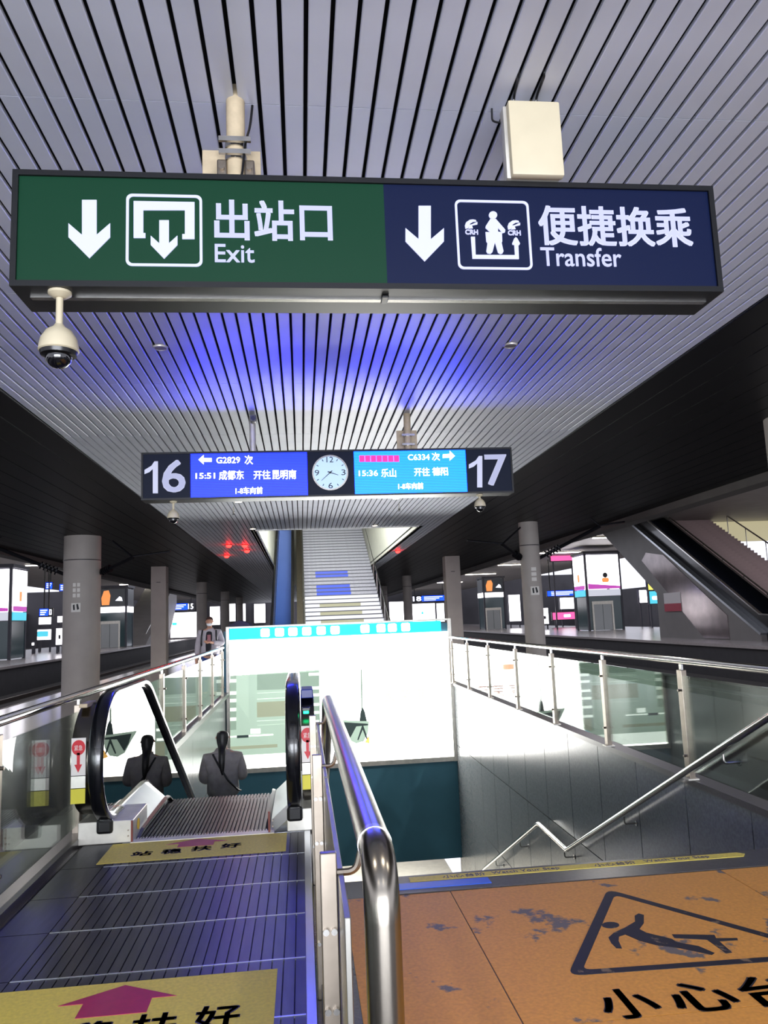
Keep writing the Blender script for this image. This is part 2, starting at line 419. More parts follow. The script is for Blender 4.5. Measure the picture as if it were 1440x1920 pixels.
# tracks and neighbouring platforms
GRAVEL = mat('track_ballast', (48, 44, 42), 0.9, 0.0, 0.5, 30.0, bump=0.4)
bm = B(); box(bm, -60, -6.2, -5, 160, -1.7, -1.35); box(bm, 7.0, 60, -5, 160, -1.7, -1.35); tb = struct('track_bed', bm, GRAVEL, 'dark track bed between the platforms')
RAILM = mat('rail_steel', (90, 80, 74), 0.4, 0.9)
f0 = None
for x in (-8.2, -9.64, -11.0, -12.44, 9.0, 10.44, 13.2, 14.64):
    if f0 is None: f0 = (obj('rail', box(B(), x-0.035, x+0.035, -5, 150, -1.35, -1.17), RAILM, tb), x)
    else: again(f0[0], (x-f0[1], 0, 0), tb)
NPL = mat('platform_stone', (150, 142, 140), 0.22, 0.0, 0.12, 12.0)
NPF = mat('platform_face', (44, 42, 44), 0.7, 0.0, 0.15, 3.0)
for nm, xa, xb, lab in (('platform_left', -25, -14, 'neighbouring platform across the tracks on the left'), ('platform_right', 17, 29, 'neighbouring platform across the tracks on the right')):
    s = struct(nm, box(B(), xa, xb, -5, 150, -1.35, -0.12), NPF, lab)
    obj('paving', box(B(), xa-0.08, xb+0.08, -5, 150, -0.12, 0.0), NPL, s)
CANO = mat('canopy_panel', (196, 192, 186), 0.5, 0.0, 0.08, 1.0)
struct('canopy_left', bbox(-30, -12.6, 10, 150, 6.6, 7.1), CANO, 'pale canopy over the left neighbouring platform')
struct('canopy_right', bbox(15.2, 32, 10, 150, 6.6, 7.1), CANO, 'pale canopy over the right neighbouring platform')
FARW = mat('far_wall', (60, 58, 62), 0.8, 0.0, 0.2, 0.3)
struct('wall_far_left', bbox(-52, -51, -5, 160, -1.4, 5), FARW, 'dark far side of the station on the left')
struct('wall_far_right', bbox(55, 56, -5, 160, -1.4, 5), FARW, 'dark far side of the station on the right')
struct('wall_far', bbox(-52, 56, 152, 153, -1.4, 9), FARW, 'dark far end of the station')

# ================================================================== MAIN HANGING SIGN
SY = 3.15
a = ay(25, 322, SY); b_ = ay(1352, 545, SY); sx0, sx1, sz0, sz1 = -1.162, 1.942, 2.962, 3.478
sign = thing('direction_sign', ((sx0+sx1)/2, SY+0.1, sz0), 'large green and dark blue backlit exit and transfer sign hanging from the ceiling', 'sign')
bm = B(); box(bm, sx0, sx1, SY+0.012, SY+0.26, sz0, sz1)
obj('housing', bm, BLACK, sign)
obj('housing_rim', (lambda b: (box(b, sx0, sx1, SY-0.012, SY+0.012, sz1-0.024, sz1), box(b, sx0, sx1, SY-0.012, SY+0.012, sz0, sz0+0.026),
     box(b, sx0, sx0+0.024, SY-0.012, SY+0.012, sz0+0.026, sz1-0.024), box(b, sx1-0.024, sx1, SY-0.012, SY+0.012, sz0+0.026, sz1-0.024), b)[-1])(B()), BLACK, sign)
split = 0.404
gp = obj('green_panel', box(B(), sx0+0.024, split, SY, SY+0.012, sz0+0.026, sz1-0.024), GREENP, sign)
bp = obj('blue_panel', box(B(), split, sx1-0.024, SY, SY+0.012, sz0+0.026, sz1-0.024), BLUEP, sign)
obj('bottom_seam', box(B(), sx0+0.05, sx1-0.03, SY+0.09, SY+0.12, sz0-0.006, sz0), STEEL, sign)
obj('bottom_latch', bbox(0.385, 0.415, SY+0.05, SY+0.12, sz0-0.012, sz0, 0.003), BLACKP, sign)
def down_arrow(px0, py0, px1, py1, sw, par):
    """bold arrow with swallow wings: shaft width sw as a share of its width"""
    w_ = px1-px0; cx = (px0+px1)/2; h_ = py1-py0; s = sw*w_/2; yw = py0 + 0.40*h_; ys = py0 + 0.62*h_
    pts = [(cx-s, py0), (cx+s, py0), (cx+s, ys-0.02*h_), (px1, yw), (px1, yw+0.24*h_), (cx, py1), (px0, yw+0.24*h_), (px0, yw), (cx-s, ys-0.02*h_)]
    return obj('arrow', pprism(pts, SY+0.001, 0.006), GLOWW, par)
down_arrow(129, 376, 207, 485, 0.35, gp)
down_arrow(760, 387, 832, 491, 0.32, bp)
def ring(px0, py0, px1, py1, r, t, par, name='pictogram_frame'):
    p = prect(px0, py0, px1, py1, SY)
    o_ = rrect(p[0], p[2], p[1], p[3], r); i_ = rrect(p[0]+t, p[2]-t, p[1]+t, p[3]-t, r*0.75); n = len(o_)
    bm = B(); V = [[bm.verts.new((q[0], y, q[1])) for q in L] for L, y in ((o_, SY-0.005), (i_, SY-0.005), (o_, SY+0.001), (i_, SY+0.001))]
    for k in range(n):
        j = (k+1) % n
        for A_, B_ in ((0, 1), (2, 3), (0, 2), (1, 3)): bm.faces.new((V[A_][k], V[A_][j], V[B_][j], V[B_][k]))
    bmesh.ops.recalc_face_normals(bm, faces=list(bm.faces))
    return obj(name, bm, GLOWW, par)
ring(236, 367, 379, 499, 0.025, 0.011, gp)
ring(859, 378, 990, 505, 0.025, 0.010, bp)
# gate pictogram
obj('gate_symbol', pprism([(251, 378), (365, 380), (365, 449), (342, 449), (342, 440), (347, 440), (347, 395), (269, 395), (269, 438), (273, 438), (273, 447), (251, 447)], SY+0.001, 0.006), GLOWW, gp)
down_arrow(283, 414, 333, 486, 0.36, gp)
text('lettering', '出站口', prect(402, 379, 622, 450, SY), ('y', SY), GLOWW, gp, 0.018)
text('lettering', 'Exit', prect(403, 459, 477, 492, SY), ('y', SY), GLOWW, gp, 0.006)
text('lettering', '便捷换乘', prect(1012, 391, 1293, 460, SY), ('y', SY), GLOWW, bp, 0.018)
text('lettering', 'Transfer', prect(1015, 466, 1163, 499, SY), ('y', SY), GLOWW, bp, 0.006)
# walking traveller with two train badges and a turn-back arrow
def Q(u, v): return (850 + u/9.6, 360 + v/9.6)
def loop(pts): return [Q(*p) for p in pts]
obj('traveller_symbol', pprism(loop([(660, 495), (760, 495), (800, 540), (930, 690), (925, 735), (880, 748), (800, 650), (800, 725), (870, 735), (875, 900), (865, 925), (898, 1075), (880, 1115), (840, 1125), (800, 1100), (745, 915), (700, 1090), (665, 1122), (610, 1112), (590, 1075), (610, 930), (590, 900), (575, 730), (660, 735), (575, 655), (580, 620)]), SY+0.001, 0.006), GLOWW, bp)
obj('traveller_head', pprism([Q(710+75*math.cos(k*math.pi/9), 425+68*math.sin(k*math.pi/9)) for k in range(18)], SY+0.001, 0.006), GLOWW, bp)
obj('turn_arrow', pprism(loop([(312, 815), (385, 815), (398, 1140), (1105, 1145), (1092, 960), (1060, 955), (1055, 930), (1090, 845), (1120, 820), (1150, 850), (1195, 935), (1185, 962), (1165, 962), (1175, 1215), (340, 1208)]), SY+0.001, 0.006), GLOWW, bp)
for ox, oy in ((0, 0), (768, 14)):
    for pts in ([(205, 610), (225, 555), (290, 510), (350, 502), (400, 512), (412, 540), (350, 545), (300, 575), (262, 660), (215, 668)],
                [(268, 668), (285, 600), (330, 590), (430, 545), (430, 590), (330, 610), (350, 660)],):
        obj('badge_swirl', pprism(loop([(x+ox, y+oy) for x, y in pts]), SY+0.001, 0.005), GLOWW, bp)
    q0 = Q(215+ox, 683+oy); q1 = Q(440+ox, 768+oy)
    text('badge_letters', 'CRH', prect(q0[0], q0[1], q1[0], q1[1], SY), ('y', SY), GLOWW, bp, 0.03)
# hanging poles
def hang_pole(par, x, y, z0, m=CREAMD, r=0.042, n=2):
    p = obj('hanging_pole', cyl(B(), (x, y, z0), (x, y, CEIL+0.06), r, 16), m, par, 40)
    for k in range(n):
        zc = z0 + 0.06 + k*0.11
        obj('pipe_clamp', (lambda b: (cyl(b, (x, y, zc), (x, y, zc+0.03), r+0.007, 16), box(b, x-r-0.035, x+r+0.035, y-r-0.012, y-r+0.0, zc+0.003, zc+0.027), b)[-1])(B()), STEEL, p)
    return p
hang_pole(sign, -0.245, SY+0.1, sz1, n=0)
hang_pole(sign, 1.12, SY+0.13, sz1, n=0)
pp = ay(418, 250, 3.2)
obj('mounting_plate', bbox(-0.405, -0.14, SY+0.19, SY+0.20, sz1, 3.72, 0.003), CREAMD, sign)
for zc in (3.60, 3.66):
    obj('pipe_clamp', (lambda b: (cyl(b, (-0.245, SY+0.1, zc), (-0.245, SY+0.1, zc+0.03), 0.05, 16), box(b, -0.315, -0.175, SY+0.03, SY+0.045, zc+0.004, zc+0.026), b)[-1])(B()), STEEL, sign)
for s_ in (-1, 1):
    obj('plate_bracket', bbox(-0.245+s_*0.06-0.022, -0.245+s_*0.06+0.022, SY+0.07, SY+0.19, 3.51, 3.60, 0.006), WORN, sign)
    obj('bracket_bolt', cyl(B(), (-0.245+s_*0.06, SY+0.055, 3.555), (-0.245+s_*0.06, SY+0.075, 3.555), 0.012, 8), WORN, sign)
obj('pole_flange', lathe(B(), [(0.085, sz1), (0.085, sz1+0.012), (0.048, sz1+0.03), (0.046, sz1+0.05)], -0.245, SY+0.1, 16), CREAMD, sign, 40)
obj('pole_cable', tube(B(), round_path([(-0.17, SY+0.12, CEIL), (-0.18, SY+0.1, 3.78), (-0.2, SY+0.04, 3.66), (-0.215, SY+0.05, 3.52), (-0.23, SY+0.05, sz1)], 0.05), 0.006, 6), BLACKP, sign)

# white radio box beside the sign
bx = thing('equipment_box', (1.10, 3.1, 3.482), 'white weatherproof equipment box hanging above the dark blue half of the sign', 'box')
bxY = 3.09
p = prect(962, 190, 1049, 332, bxY); p = (p[0], 3.482, p[2], min(p[3], 3.86))
obj('box_cover', bbox(p[0], p[2], bxY, bxY+0.045, p[1], p[3], 0.008), CREAM, bx, 40)
obj('box_back', bbox(p[0]-0.016, p[2]-0.01, bxY+0.035, bxY+0.09, p[1]+0.002, p[3]-0.006, 0.006), PALE, bx, 40)
for k in range(3): obj('cable_gland', cyl(B(), (p[0]+0.055+k*0.035, bxY+0.06, p[3]-0.008), (p[0]+0.055+k*0.035, bxY+0.06, p[3]+0.024), 0.011, 8), STEEL, bx)
for k, dx in ((0, 0.04), (1, 0.145)):
    obj('cable', tube(B(), round_path([(p[0]+dx, bxY+0.06, p[3]-0.01), (p[0]+dx+0.004, bxY+0.05, p[3]+0.05), (p[0]+dx-0.012*(1-k), bxY-0.09, CEIL), (p[0]+dx-0.012*(1-k), bxY-0.10, CEIL+0.05)], 0.03), 0.006, 6), BLACKP, bx)
obj('cable', tube(B(), round_path([(p[0]-0.005, bxY+0.08, p[3]-0.06), (p[0]-0.05, bxY+0.1, p[3]-0.04), (p[0]-0.03, bxY+0.16, CEIL+0.03)], 0.04), 0.005, 6), BLACKP, bx)
obj('bracket', bbox(p[0]+0.03, p[2]-0.03, bxY+0.085, bxY+0.12, p[1]+0.05, p[1]+0.1, 0.003), STEEL, bx)

# security cameras
DOMEB = mat('dome_smoke', (10, 10, 14), 0.06, 0.0, coat=1.0)
def dome_camera(x, y, ztop, drop, s, label, inv=False):
    t = thing('dome_camera', (x, y, ztop-drop-0.2*s), label, 'camera', 'dome cameras under the signs')
    obj('mount_plate', lathe(B(), [(0.055*s, ztop), (0.055*s, ztop-0.012*s), (0.03*s, ztop-0.03*s), (0.018*s, ztop-0.032*s)][::-1], x, y, 20), CREAM, t, 40)
    obj('stem', cyl(B(), (x, y, ztop-0.02*s), (x, y, ztop-drop), 0.017*s, 14), CREAM, t, 40)
    z = ztop - drop
    obj('housing', lathe(B(), [(0.02*s, z+0.015*s), (0.03*s, z), (0.06*s, z-0.02*s), (0.084*s, z-0.06*s), (0.092*s, z-0.1*s), (0.094*s, z-0.118*s), (0.088*s, z-0.124*s)], x, y, 28), CREAM, t, 50)
    obj('collar', lathe(B(), [(0.088*s, z-0.12*s), (0.083*s, z-0.142*s), (0.066*s, z-0.148*s)], x, y, 28), BLACKP, t, 50)
    obj('lens_dome', lathe(B(), [(0.062*s, z-0.14*s)] + [(0.062*s*math.cos(q), z-0.15*s-0.058*s*math.sin(q)) for q in [k*math.pi/2/7 for k in range(1, 8)]], x, y, 24), DOMEB, t, 60)
    return t
pc = ay(113, 548, SY+0.05)
dome_camera(pc.x, SY+0.045, sz0-0.001, 0.155, 0.86, 'cream dome camera under the green end of the exit sign')

# ================================================================== DEPARTURE DISPLAY WITH CLOCK
DY = 8.5
def dr(px0, py0, px1, py1): return prect(px0, py0, px1, py1, DY)
q0 = ay(264, 850, DY); q1 = ay(962, 922, DY)
dx0, dx1 = ay(265, 895, DY).x, ay(961, 880, DY).x; dz0, dz1 = 2.925, 3.455
disp = thing('departure_display', ((dx0+dx1)/2, DY+0.1, dz0), 'blue departure display with platform numbers 16 and 17 and a clock', 'display')
obj('housing', bbox(dx0, dx1, DY+0.01, DY+0.24, dz0, dz1, 0.006), BLACK, disp)
obj('housing_rim', (lambda b: (box(b, dx0, dx1, DY-0.012, DY+0.01, dz1-0.02, dz1), box(b, dx0, dx1, DY-0.012, DY+0.01, dz0, dz0+0.02),
    box(b, dx0, dx0+0.02, DY-0.012, DY+0.01, dz0+0.02, dz1-0.02), box(b, dx1-0.02, dx1, DY-0.012, DY+0.01, dz0+0.02, dz1-0.02), b)[-1])(B()), BLACK, disp)
xa = [dx0+0.02, ay(357, 890, DY).x, ay(577, 890, DY).x, ay(664, 890, DY).x, ay(875, 885, DY).x, dx1-0.02]
def panel(nm, k, m, in_=0.0): return obj(nm, box(B(), xa[k]+in_, xa[k+1]-in_, DY-0.004, DY+0.01, dz0+0.02+in_, dz1-0.02-in_), m, disp)
n16 = panel('number_panel', 0, NAVY); sl = panel('led_screen', 1, LEDB, 0.004); cp = panel('clock_panel', 2, NAVY); sr = panel('led_screen', 3, LEDC, 0.004); n17 = panel('number_panel', 4, NAVY)
def dtext(s, px0, py0, px1, py1, m, par, bold=0.004): return text('lettering', s, dr(px0, py0, px1, py1), ('y', DY-0.006), m, par, bold, 0.003)
def figure_one(px0, py0, px1, py1, par):
    u = [(0.60, 0), (0.97, 0), (0.97, 1), (0.72, 1), (0.5, 0.86), (0.0, 0.73), (0.0, 0.60), (0.35, 0.66), (0.60, 0.76)]
    obj('lettering', pprism([(px0 + a*(px1-px0), py1 - b*(py1-py0)) for a, b in u], DY-0.005, 0.004), NUMW, par)
figure_one(271, 865, 297, 925, n16); dtext('6', 304, 862, 348, 924, NUMW, n16, 0.012)
figure_one(879, 855, 905, 914, n17); dtext('7', 911, 852, 949, 911, NUMW, n17, 0.012)
obj('arrow', pprism([(372, 862), (382, 853), (382, 859), (397, 859), (397, 866), (382, 866), (382, 871)], DY-0.005, 0.004), LEDT, sl)
dtext('G2829', 406, 857, 450, 869, LEDT, sl, 0.004); dtext('次', 459, 854, 474, 871, LEDT, sl)
dtext('15:51', 367, 887, 403, 898, LEDT, sl, 0.004); dtext('成都东', 411, 882, 457, 900, LEDT, sl); dtext('开往', 476, 882, 507, 899, LEDT, sl); dtext('昆明南', 511, 881, 555, 899, LEDT, sl)
dtext('1-8车向前', 442, 913, 492, 927, LEDT, sl)
obj('arrow', pprism([(853, 855), (843, 845), (843, 851), (830, 852), (830, 859), (843, 858), (843, 864)], DY-0.005, 0.004), LEDT, sr)
for k in range(7): obj('red_character', pbox(674+k*10.8, 854, 674+k*10.8+9.2, 866, DY-0.005, 0.003), LEDR, sr)
dtext('C6334', 765, 852, 805, 863, LEDT, sr, 0.004); dtext('次', 810, 849, 824, 864, LEDT, sr)
dtext('15:36', 673, 882, 708, 893, LEDT, sr, 0.004); dtext('乐山', 715, 879, 742, 895, LEDT, sr); dtext('开往', 777, 877, 805, 893, LEDT, sr); dtext('德阳', 811, 876, 839, 892, LEDT, sr)
dtext('1-8车向前', 747, 905, 793, 918, LEDT, sr)
# clock
cc = ay(619, 887, DY); cr = 0.192
clock = obj('clock', cyl(B(), (cc.x, DY-0.03, cc.z), (cc.x, DY-0.003, cc.z), cr, 40), CLOCKF, disp, 40)
bm = B(); N = 40
for k in range(N):
    t0, t1 = 2*math.pi*k/N, 2*math.pi*(k+1)/N
    for ra, rb, yy in ((cr*0.96, cr*1.05, DY-0.034),):
        v = [bm.verts.new((cc.x+r*math.cos(t), yy, cc.z+r*math.sin(t))) for r, t in ((ra, t0), (rb, t0), (rb, t1), (ra, t1))]
        u = [bm.verts.new((cc.x+r*math.cos(t), DY-0.003, cc.z+r*math.sin(t))) for r, t in ((ra, t0), (rb, t0), (rb, t1), (ra, t1))]
        bm.faces.new(v); bm.faces.new((v[1], v[2], u[2], u[1])); bm.faces.new((v[3], v[0], u[0], u[3]))
obj('clock_rim', bm, STEEL, clock)
for h in range(12):
    if h % 3: 
        t = math.pi/2 - h*math.pi/6; d = Vector((math.cos(t), 0, math.sin(t))); e = Vector((-d.z, 0, d.x))*0.004
        bm = B(); A_, C_ = d*cr*0.78, d*cr*0.9; c0 = Vector((cc.x, DY-0.032, cc.z))
        vs = [c0+A_-e, c0+A_+e, c0+C_+e, c0+C_-e]
        prism(bm, [(v.x, v.z) for v in vs], DY-0.034, DY-0.03, 'y'); obj('hour_mark', bm, INK, clock)
for s_, h in (('12', 0), ('3', 3), ('6', 6), ('9', 9)):
    t = math.pi/2 - h*math.pi/6; x_, z_ = cc.x+cr*0.77*math.cos(t), cc.z+cr*0.77*math.sin(t); ww = 0.024 if len(s_) == 1 else 0.038
    text('numeral', s_, (x_-ww/1, z_-0.032, x_+ww/1, z_+0.032), ('y', DY-0.032), INK, clock, 0.0, 0.002)
for nm, hrs, ln, wd in (('hour_hand', 3.63, 0.095, 0.006), ('minute_hand', 7.6, 0.135, 0.005)):
    t = math.pi/2 - hrs*math.pi/6; d = Vector((math.cos(t), 0, math.sin(t))); e = Vector((-d.z, 0, d.x))*wd
    c0 = Vector((cc.x, 0, cc.z)); vs = [c0-d*0.03-e, c0-d*0.03+e, c0+d*ln+e*0.4, c0+d*ln-e*0.4]
    obj(nm, prism(B(), [(v.x, v.z) for v in vs], DY-0.038, DY-0.035, 'y'), INK, clock)
obj('hand_hub', cyl(B(), (cc.x, DY-0.041, cc.z), (cc.x, DY-0.03, cc.z), 0.012, 12), INK, clock)
hang_pole(disp, -0.505, DY+0.13, dz1, PALE, 0.035, 0); pl = hang_pole(disp, 1.27, DY+0.13, dz1, CREAMD, 0.04, 2)
obj('mounting_plate', bbox(1.15, 1.39, DY+0.20, DY+0.21, dz1, 3.72, 0.003), CREAMD, disp)
pc = ay(470, 775, DY+0.05)
t = thing('bullet_camera', (-0.49, DY+0.02, 3.78), 'small grey camera on the left pole of the departure display', 'camera')
obj('camera_body', bbox(-0.525, -0.455, DY-0.02, DY+0.10, 3.79, 3.875, 0.018), mat('camera_grey', (110, 110, 118), 0.4), t, 40)
obj('camera_lens', cyl(B(), (-0.49, DY-0.03, 3.825), (-0.49, DY-0.015, 3.825), 0.026, 14), DOMEB, t)
dc = dome_camera(ay(325, 945, DY+0.1).x, DY+0.1, dz0-0.001, 0.1, 0.72, 'white dome camera hanging under the left end of the departure display')
dome_camera(ay(899, 930, DY+0.1).x, DY+0.1, dz0-0.001, 0.05, 0.72, 'white dome camera hanging under the right end of the departure display')

# ceiling fittings
LAMPW = mat('lamp_warm', (255, 240, 210), 0.4, emit=(255, 232, 196), es=14.0)
def downlight(px, py, label, r=0.075, e=26):
    q = az(px, py, CEIL)
    t = thing('downlight', (q.x, q.y, CEIL-0.02), label, 'lamp', 'round ceiling downlights')
    bm = B(); n = 20
    lathe(bm, [(r*0.8, CEIL+0.0), (r*0.82, CEIL-0.012), (r*1.15, CEIL-0.012), (r*1.2, CEIL+0.002)], q.x, q.y, n); obj('rim', bm, PALE, t, 50)
    obj('lamp_disc', cyl(B(), (q.x, q.y, CEIL-0.015), (q.x, q.y, CEIL-0.004), r*0.8, n), LAMPW, t)
    L = bpy.data.lights.new('lamp_light', 'SPOT'); L.energy = e; L.color = (1, 0.9, 0.76); L.spot_size = math.radians(120); L.spot_blend = 0.6; L.shadow_soft_size = 0.06
    lo = bpy.data.objects.new('lamp_light', L); COL.objects.link(lo); lo.parent = t; lo.location = (0, 0, 0.0)
    return t
downlight(447, 940, 'lit downlight in the ceiling under the blue screen of platform 16')
downlight(742, 934, 'lit downlight in the ceiling under the cyan screen of platform 17')
downlight(474, 991, 'small lit downlight at the left corner of the stair opening')
downlight(703, 985, 'small lit downlight at the front edge of the stair opening')
def unlit(px, py, label):
    q = az(px, py, CEIL); t = thing('recessed_lamp', (q.x, q.y, CEIL-0.02), label, 'lamp', 'unlit recessed lamps')
    obj('rim', lathe(B(), [(0.045, CEIL+0.005), (0.05, CEIL-0.012), (0.062, CEIL-0.012), (0.066, CEIL+0.002)], q.x, q.y, 20), PALE, t, 50)
    obj('lamp_disc', cyl(B(), (q.x, q.y, CEIL-0.01), (q.x, q.y, CEIL+0.0), 0.046, 20), WORN, t)
unlit(301, 651, 'unlit recessed ceiling lamp left, below the green half of the sign')
unlit(957, 647, 'unlit recessed ceiling lamp right, below the blue half of the sign')
def sprinkler(px, py, label):
    q = az(px, py, CEIL); t = thing('sprinkler', (q.x, q.y, CEIL-0.16), label, 'sprinkler', 'ceiling sprinklers')
    obj('pipe', cyl(B(), (q.x, q.y, CEIL+0.03), (q.x, q.y, CEIL-0.1), 0.014, 10), PALE, t)
    obj('nozzle', lathe(B(), [(0.014, CEIL-0.1), (0.026, CEIL-0.115), (0.012, CEIL-0.13), (0.03, CEIL-0.155), (0.03, CEIL-0.16)], q.x, q.y, 12), STEEL, t)
sprinkler(438, 950, 'small sprinkler under the display below the blue screen')
sprinkler(748, 944, 'small sprinkler under the display below the cyan screen')
REDG = mat('glow_red', (255, 60, 50), 0.4, emit=(255, 10, 8), es=40.0)
for px, py, lab in ((429, 1021, 'red glowing spot in the left ceiling, leftmost of four'), (459, 1021, 'brightest red glowing spot in the left ceiling'),
                    (463, 1031, 'red glowing spot just below the brightest one'), (425, 1041, 'small red glowing spot lowest in the left ceiling'), (746, 1032, 'red glowing spot right of the upper stairs')):
    q = az(px, py, CEIL); t = thing('red_glow', (q.x, q.y, CEIL-0.08), lab, 'lamp', 'red glowing spots in the ceiling')
    obj('glow_base', cyl(B(), (q.x, q.y, CEIL-0.02), (q.x, q.y, CEIL+0.01), 0.1, 14), BLACKP, t)
    obj('glow_bulb', lathe(B(), [(0.085, CEIL-0.02), (0.08, CEIL-0.05), (0.05, CEIL-0.085), (0.01, CEIL-0.095)], q.x, q.y, 14), REDG, t, 60)  # small red glowing dome under the ceiling

# ================================================================== RAILINGS
def railing(name, x, yr, posts, label, side, z=1.09, r=0.031, zb=0.04, w_=0.085):
    """glass railing along Y: tube on flat posts, one pane between each two posts"""
    t = thing(name, (x, (posts[0]+posts[-1])/2, zb), label, 'railing')
    obj('top_rail', tube(B(), yr, r, 16), CHROME, t, 60)
    f0 = None
    for i, y in enumerate(posts):
        if f0 is None:
            p = obj('post', bbox(x-0.026, x+0.026, y-w_/2, y+w_/2, zb, z-0.1, 0.003), WORN, t)
            obj('post_neck', box(B(), x-0.009, x+0.009, y-0.022, y+0.022, z-0.1, z-r+0.004), STEEL, p)
            obj('base_plate', bbox(x-0.05, x+0.05, y-0.06, y+0.06, zb-0.002, zb+0.012, 0.002), PALE, p)
            for zc in (zb+0.2, z-0.28):
                obj('glass_clamp', cyl(B(), (x-side*0.05, y, zc), (x+0.02*side, y, zc), 0.011, 8), WORN, p)
            f0 = p
        else:
            c = again(f0, (0, y-posts[0], 0), t)
            for ch in f0.children:
                d = ch.copy(); COL.objects.link(d); d.parent = c; WL[d.name] = WL[ch.name] + Vector((0, y-posts[0], 0))
    for a_, b2 in zip(posts, posts[1:]):
        obj('glass_pane', box(B(), x-0.006, x+0.006, a_+0.035, b2-0.035, zb+0.07, z-0.15), GLASSR, t)
    return t
LX, RX = -1.71, 3.39
lp = [-0.85, 0.92, 2.69, 4.62, 6.25, 8.02, 9.79, 11.56, 13.33, 15.1, 16.95]
railing('glass_railing', LX, [(LX, -1.2, 1.06), (LX, 17.1, 1.06)], lp, 'steel and glass railing left of the escalator', -1)
rp = [4.95, 6.75, 8.6, 10.42, 12.24, 14.1, 15.9, 17.55]
railing('glass_railing', RX, [(RX, 2.2, 1.07), (RX, 17.7, 1.07)], [1.4, 3.15]+rp, 'steel and glass railing along the right edge of the stairwell', 1)
# rail between escalator landing and stairs
cr_ = thing('centre_railing', (0.13, 3.2, 0), 'thick polished steel railing between the escalator landing and the stairs', 'railing')
RZ = 1.062
pth = round_path([(0.147, 1.635, -0.02), (0.147, 1.635, RZ), (0.15, 4.95, RZ), (0.15, 9.3, -1.33), (0.15, 11.1, -1.33), (0.15, 18.0, -5.0)], 0.11, 10)
obj('rail_tube', tube(B(), pth, 0.037, 24), mat('rail_polished', (146, 140, 130), 0.24, 1.0, 0.06, 6.0), cr_, 60)
obj('rail_joint', tube(B(), [(0.147, 1.76, RZ), (0.147, 1.785, RZ)], 0.0385, 24), STEEL, cr_, 60)
PANELS = mat('panel_steel', (158, 156, 150), 0.3, 0.9, 0.12, 3.0, stretch=(1, 1, 0.2))
for k, (ya, yb) in enumerate(((1.72, 3.2), (3.22, 4.9))):
    obj('side_panel', bbox(0.074, 0.088, ya, yb, 0.06, 0.93, 0.002), PANELS, cr_)
for k, y in enumerate((2.02, 3.45, 4.86)):
    p = obj('post', bbox(0.03, 0.072, y-0.012, y+0.012, 0.0, 0.98, 0.003), WORN, cr_)
    obj('rail_bracket', tube(B(), round_path([(0.07, y, 0.93), (0.12, y, 0.93), (0.148, y, RZ-0.03)], 0.03), 0.009, 8), WORN, p)
    for zc in (0.22, 0.62, 0.80):
        b2 = obj('bolt', (lambda b: (cyl(b, (0.041, y-0.024, zc), (0.041, y-0.012, zc), 0.008, 8), cyl(b, (0.061, y-0.024, zc), (0.061, y-0.012, zc), 0.008, 8), b)[-1])(B()), STEEL, p)
obj('kick_plate', bbox(0.045, 0.10, 1.66, 4.9, 0.0, 0.06, 0.004), PLATE, cr_)
# wall handrail going down the right wall
wh = thing('wall_handrail', (3.28, 9.5, -1.6), 'polished steel handrail descending along the right stairwell wall', 'handrail')
HX = 3.3
obj('rail_tube', tube(B(), round_path([(HX, 3.2, 1.02), (HX, 4.75, 1.02), (HX, 10.05, -1.47), (HX, 11.25, -1.44), (HX, 14.9, -3.14), (HX, 17.7, -4.6)], 0.06, 4), 0.028, 14), CHROME, wh, 60)
for y, z in ((6.0, 0.40), (8.1, -0.58), (10.15, -1.5), (12.3, -1.96), (14.0, -2.74), (16.0, -3.72)):
    br = obj('wall_bracket', tube(B(), round_path([(HX, y, z-0.02), (HX, y, z-0.09), (XR-0.02, y, z-0.09)], 0.03), 0.009, 8), STEEL, wh)
    obj('bracket_rosette', cyl(B(), (XR-0.03, y, z-0.09), (XR-0.02, y, z-0.09), 0.03, 12), STEEL, br)

# ================================================================== ESCALATOR GOING DOWN
EC = -0.755
esc = thing('escalator', (EC, 6.1, 0), 'downward escalator with black handrails beside the stairs', 'escalator')
ALU = mat('skirt_aluminium', (196, 200, 206), 0.28, 0.9, 0.06, 3.0)
def e_top(y): return 0 if y < 7.45 else -(y-7.45)*0.56
# landing floor plates (ribbed strips)
RIB = 0.0528
def ribbed(ya, yb):
    bm = B(); x = -1.33
    while x < -0.03:
        box(bm, x, x+RIB-0.006, ya+0.004, yb-0.004, 0.002, 0.012); x += RIB
    return bm
obj('landing_base', box(B(), -1.62, 0.026, 1.2, 6.05, -0.004, 0.003), mat('plate_joint', (34, 34, 38), 0.5, 0.6), esc)
for ya, yb in ((1.2, 2.25), (2.25, 2.78), (2.78, 3.31), (3.31, 3.84), (3.84, 4.39), (4.39, 4.92), (4.92, 5.48), (5.48, 6.02)):
    tp = obj('tread_plate', ribbed(ya, yb), PLATE, esc)
    obj('plate_edge', box(B(), -1.33, -0.02, yb-0.006, yb+0.003, 0.003, 0.0135), ALU, tp)
    obj('margin_plate', box(B(), -1.6, -1.335, ya+0.003, yb-0.003, 0.002, 0.012), PLATE, esc)
obj('side_strip', bbox(-0.018, 0.024, 1.2, 6.04, 0.0, 0.013, 0.002), ALU, esc)
obj('comb_plate', (lambda b: (box(b, -1.27, -0.24, 6.0, 6.08, 0.0, 0.02), b)[-1])(B()), PALE, esc)
bm = B()
for k in range(50): box(bm, -1.265+k*0.0204, -1.265+k*0.0204+0.009, 6.08, 6.14, 0.002, 0.016)
obj('comb_teeth', bm, PALE, esc)
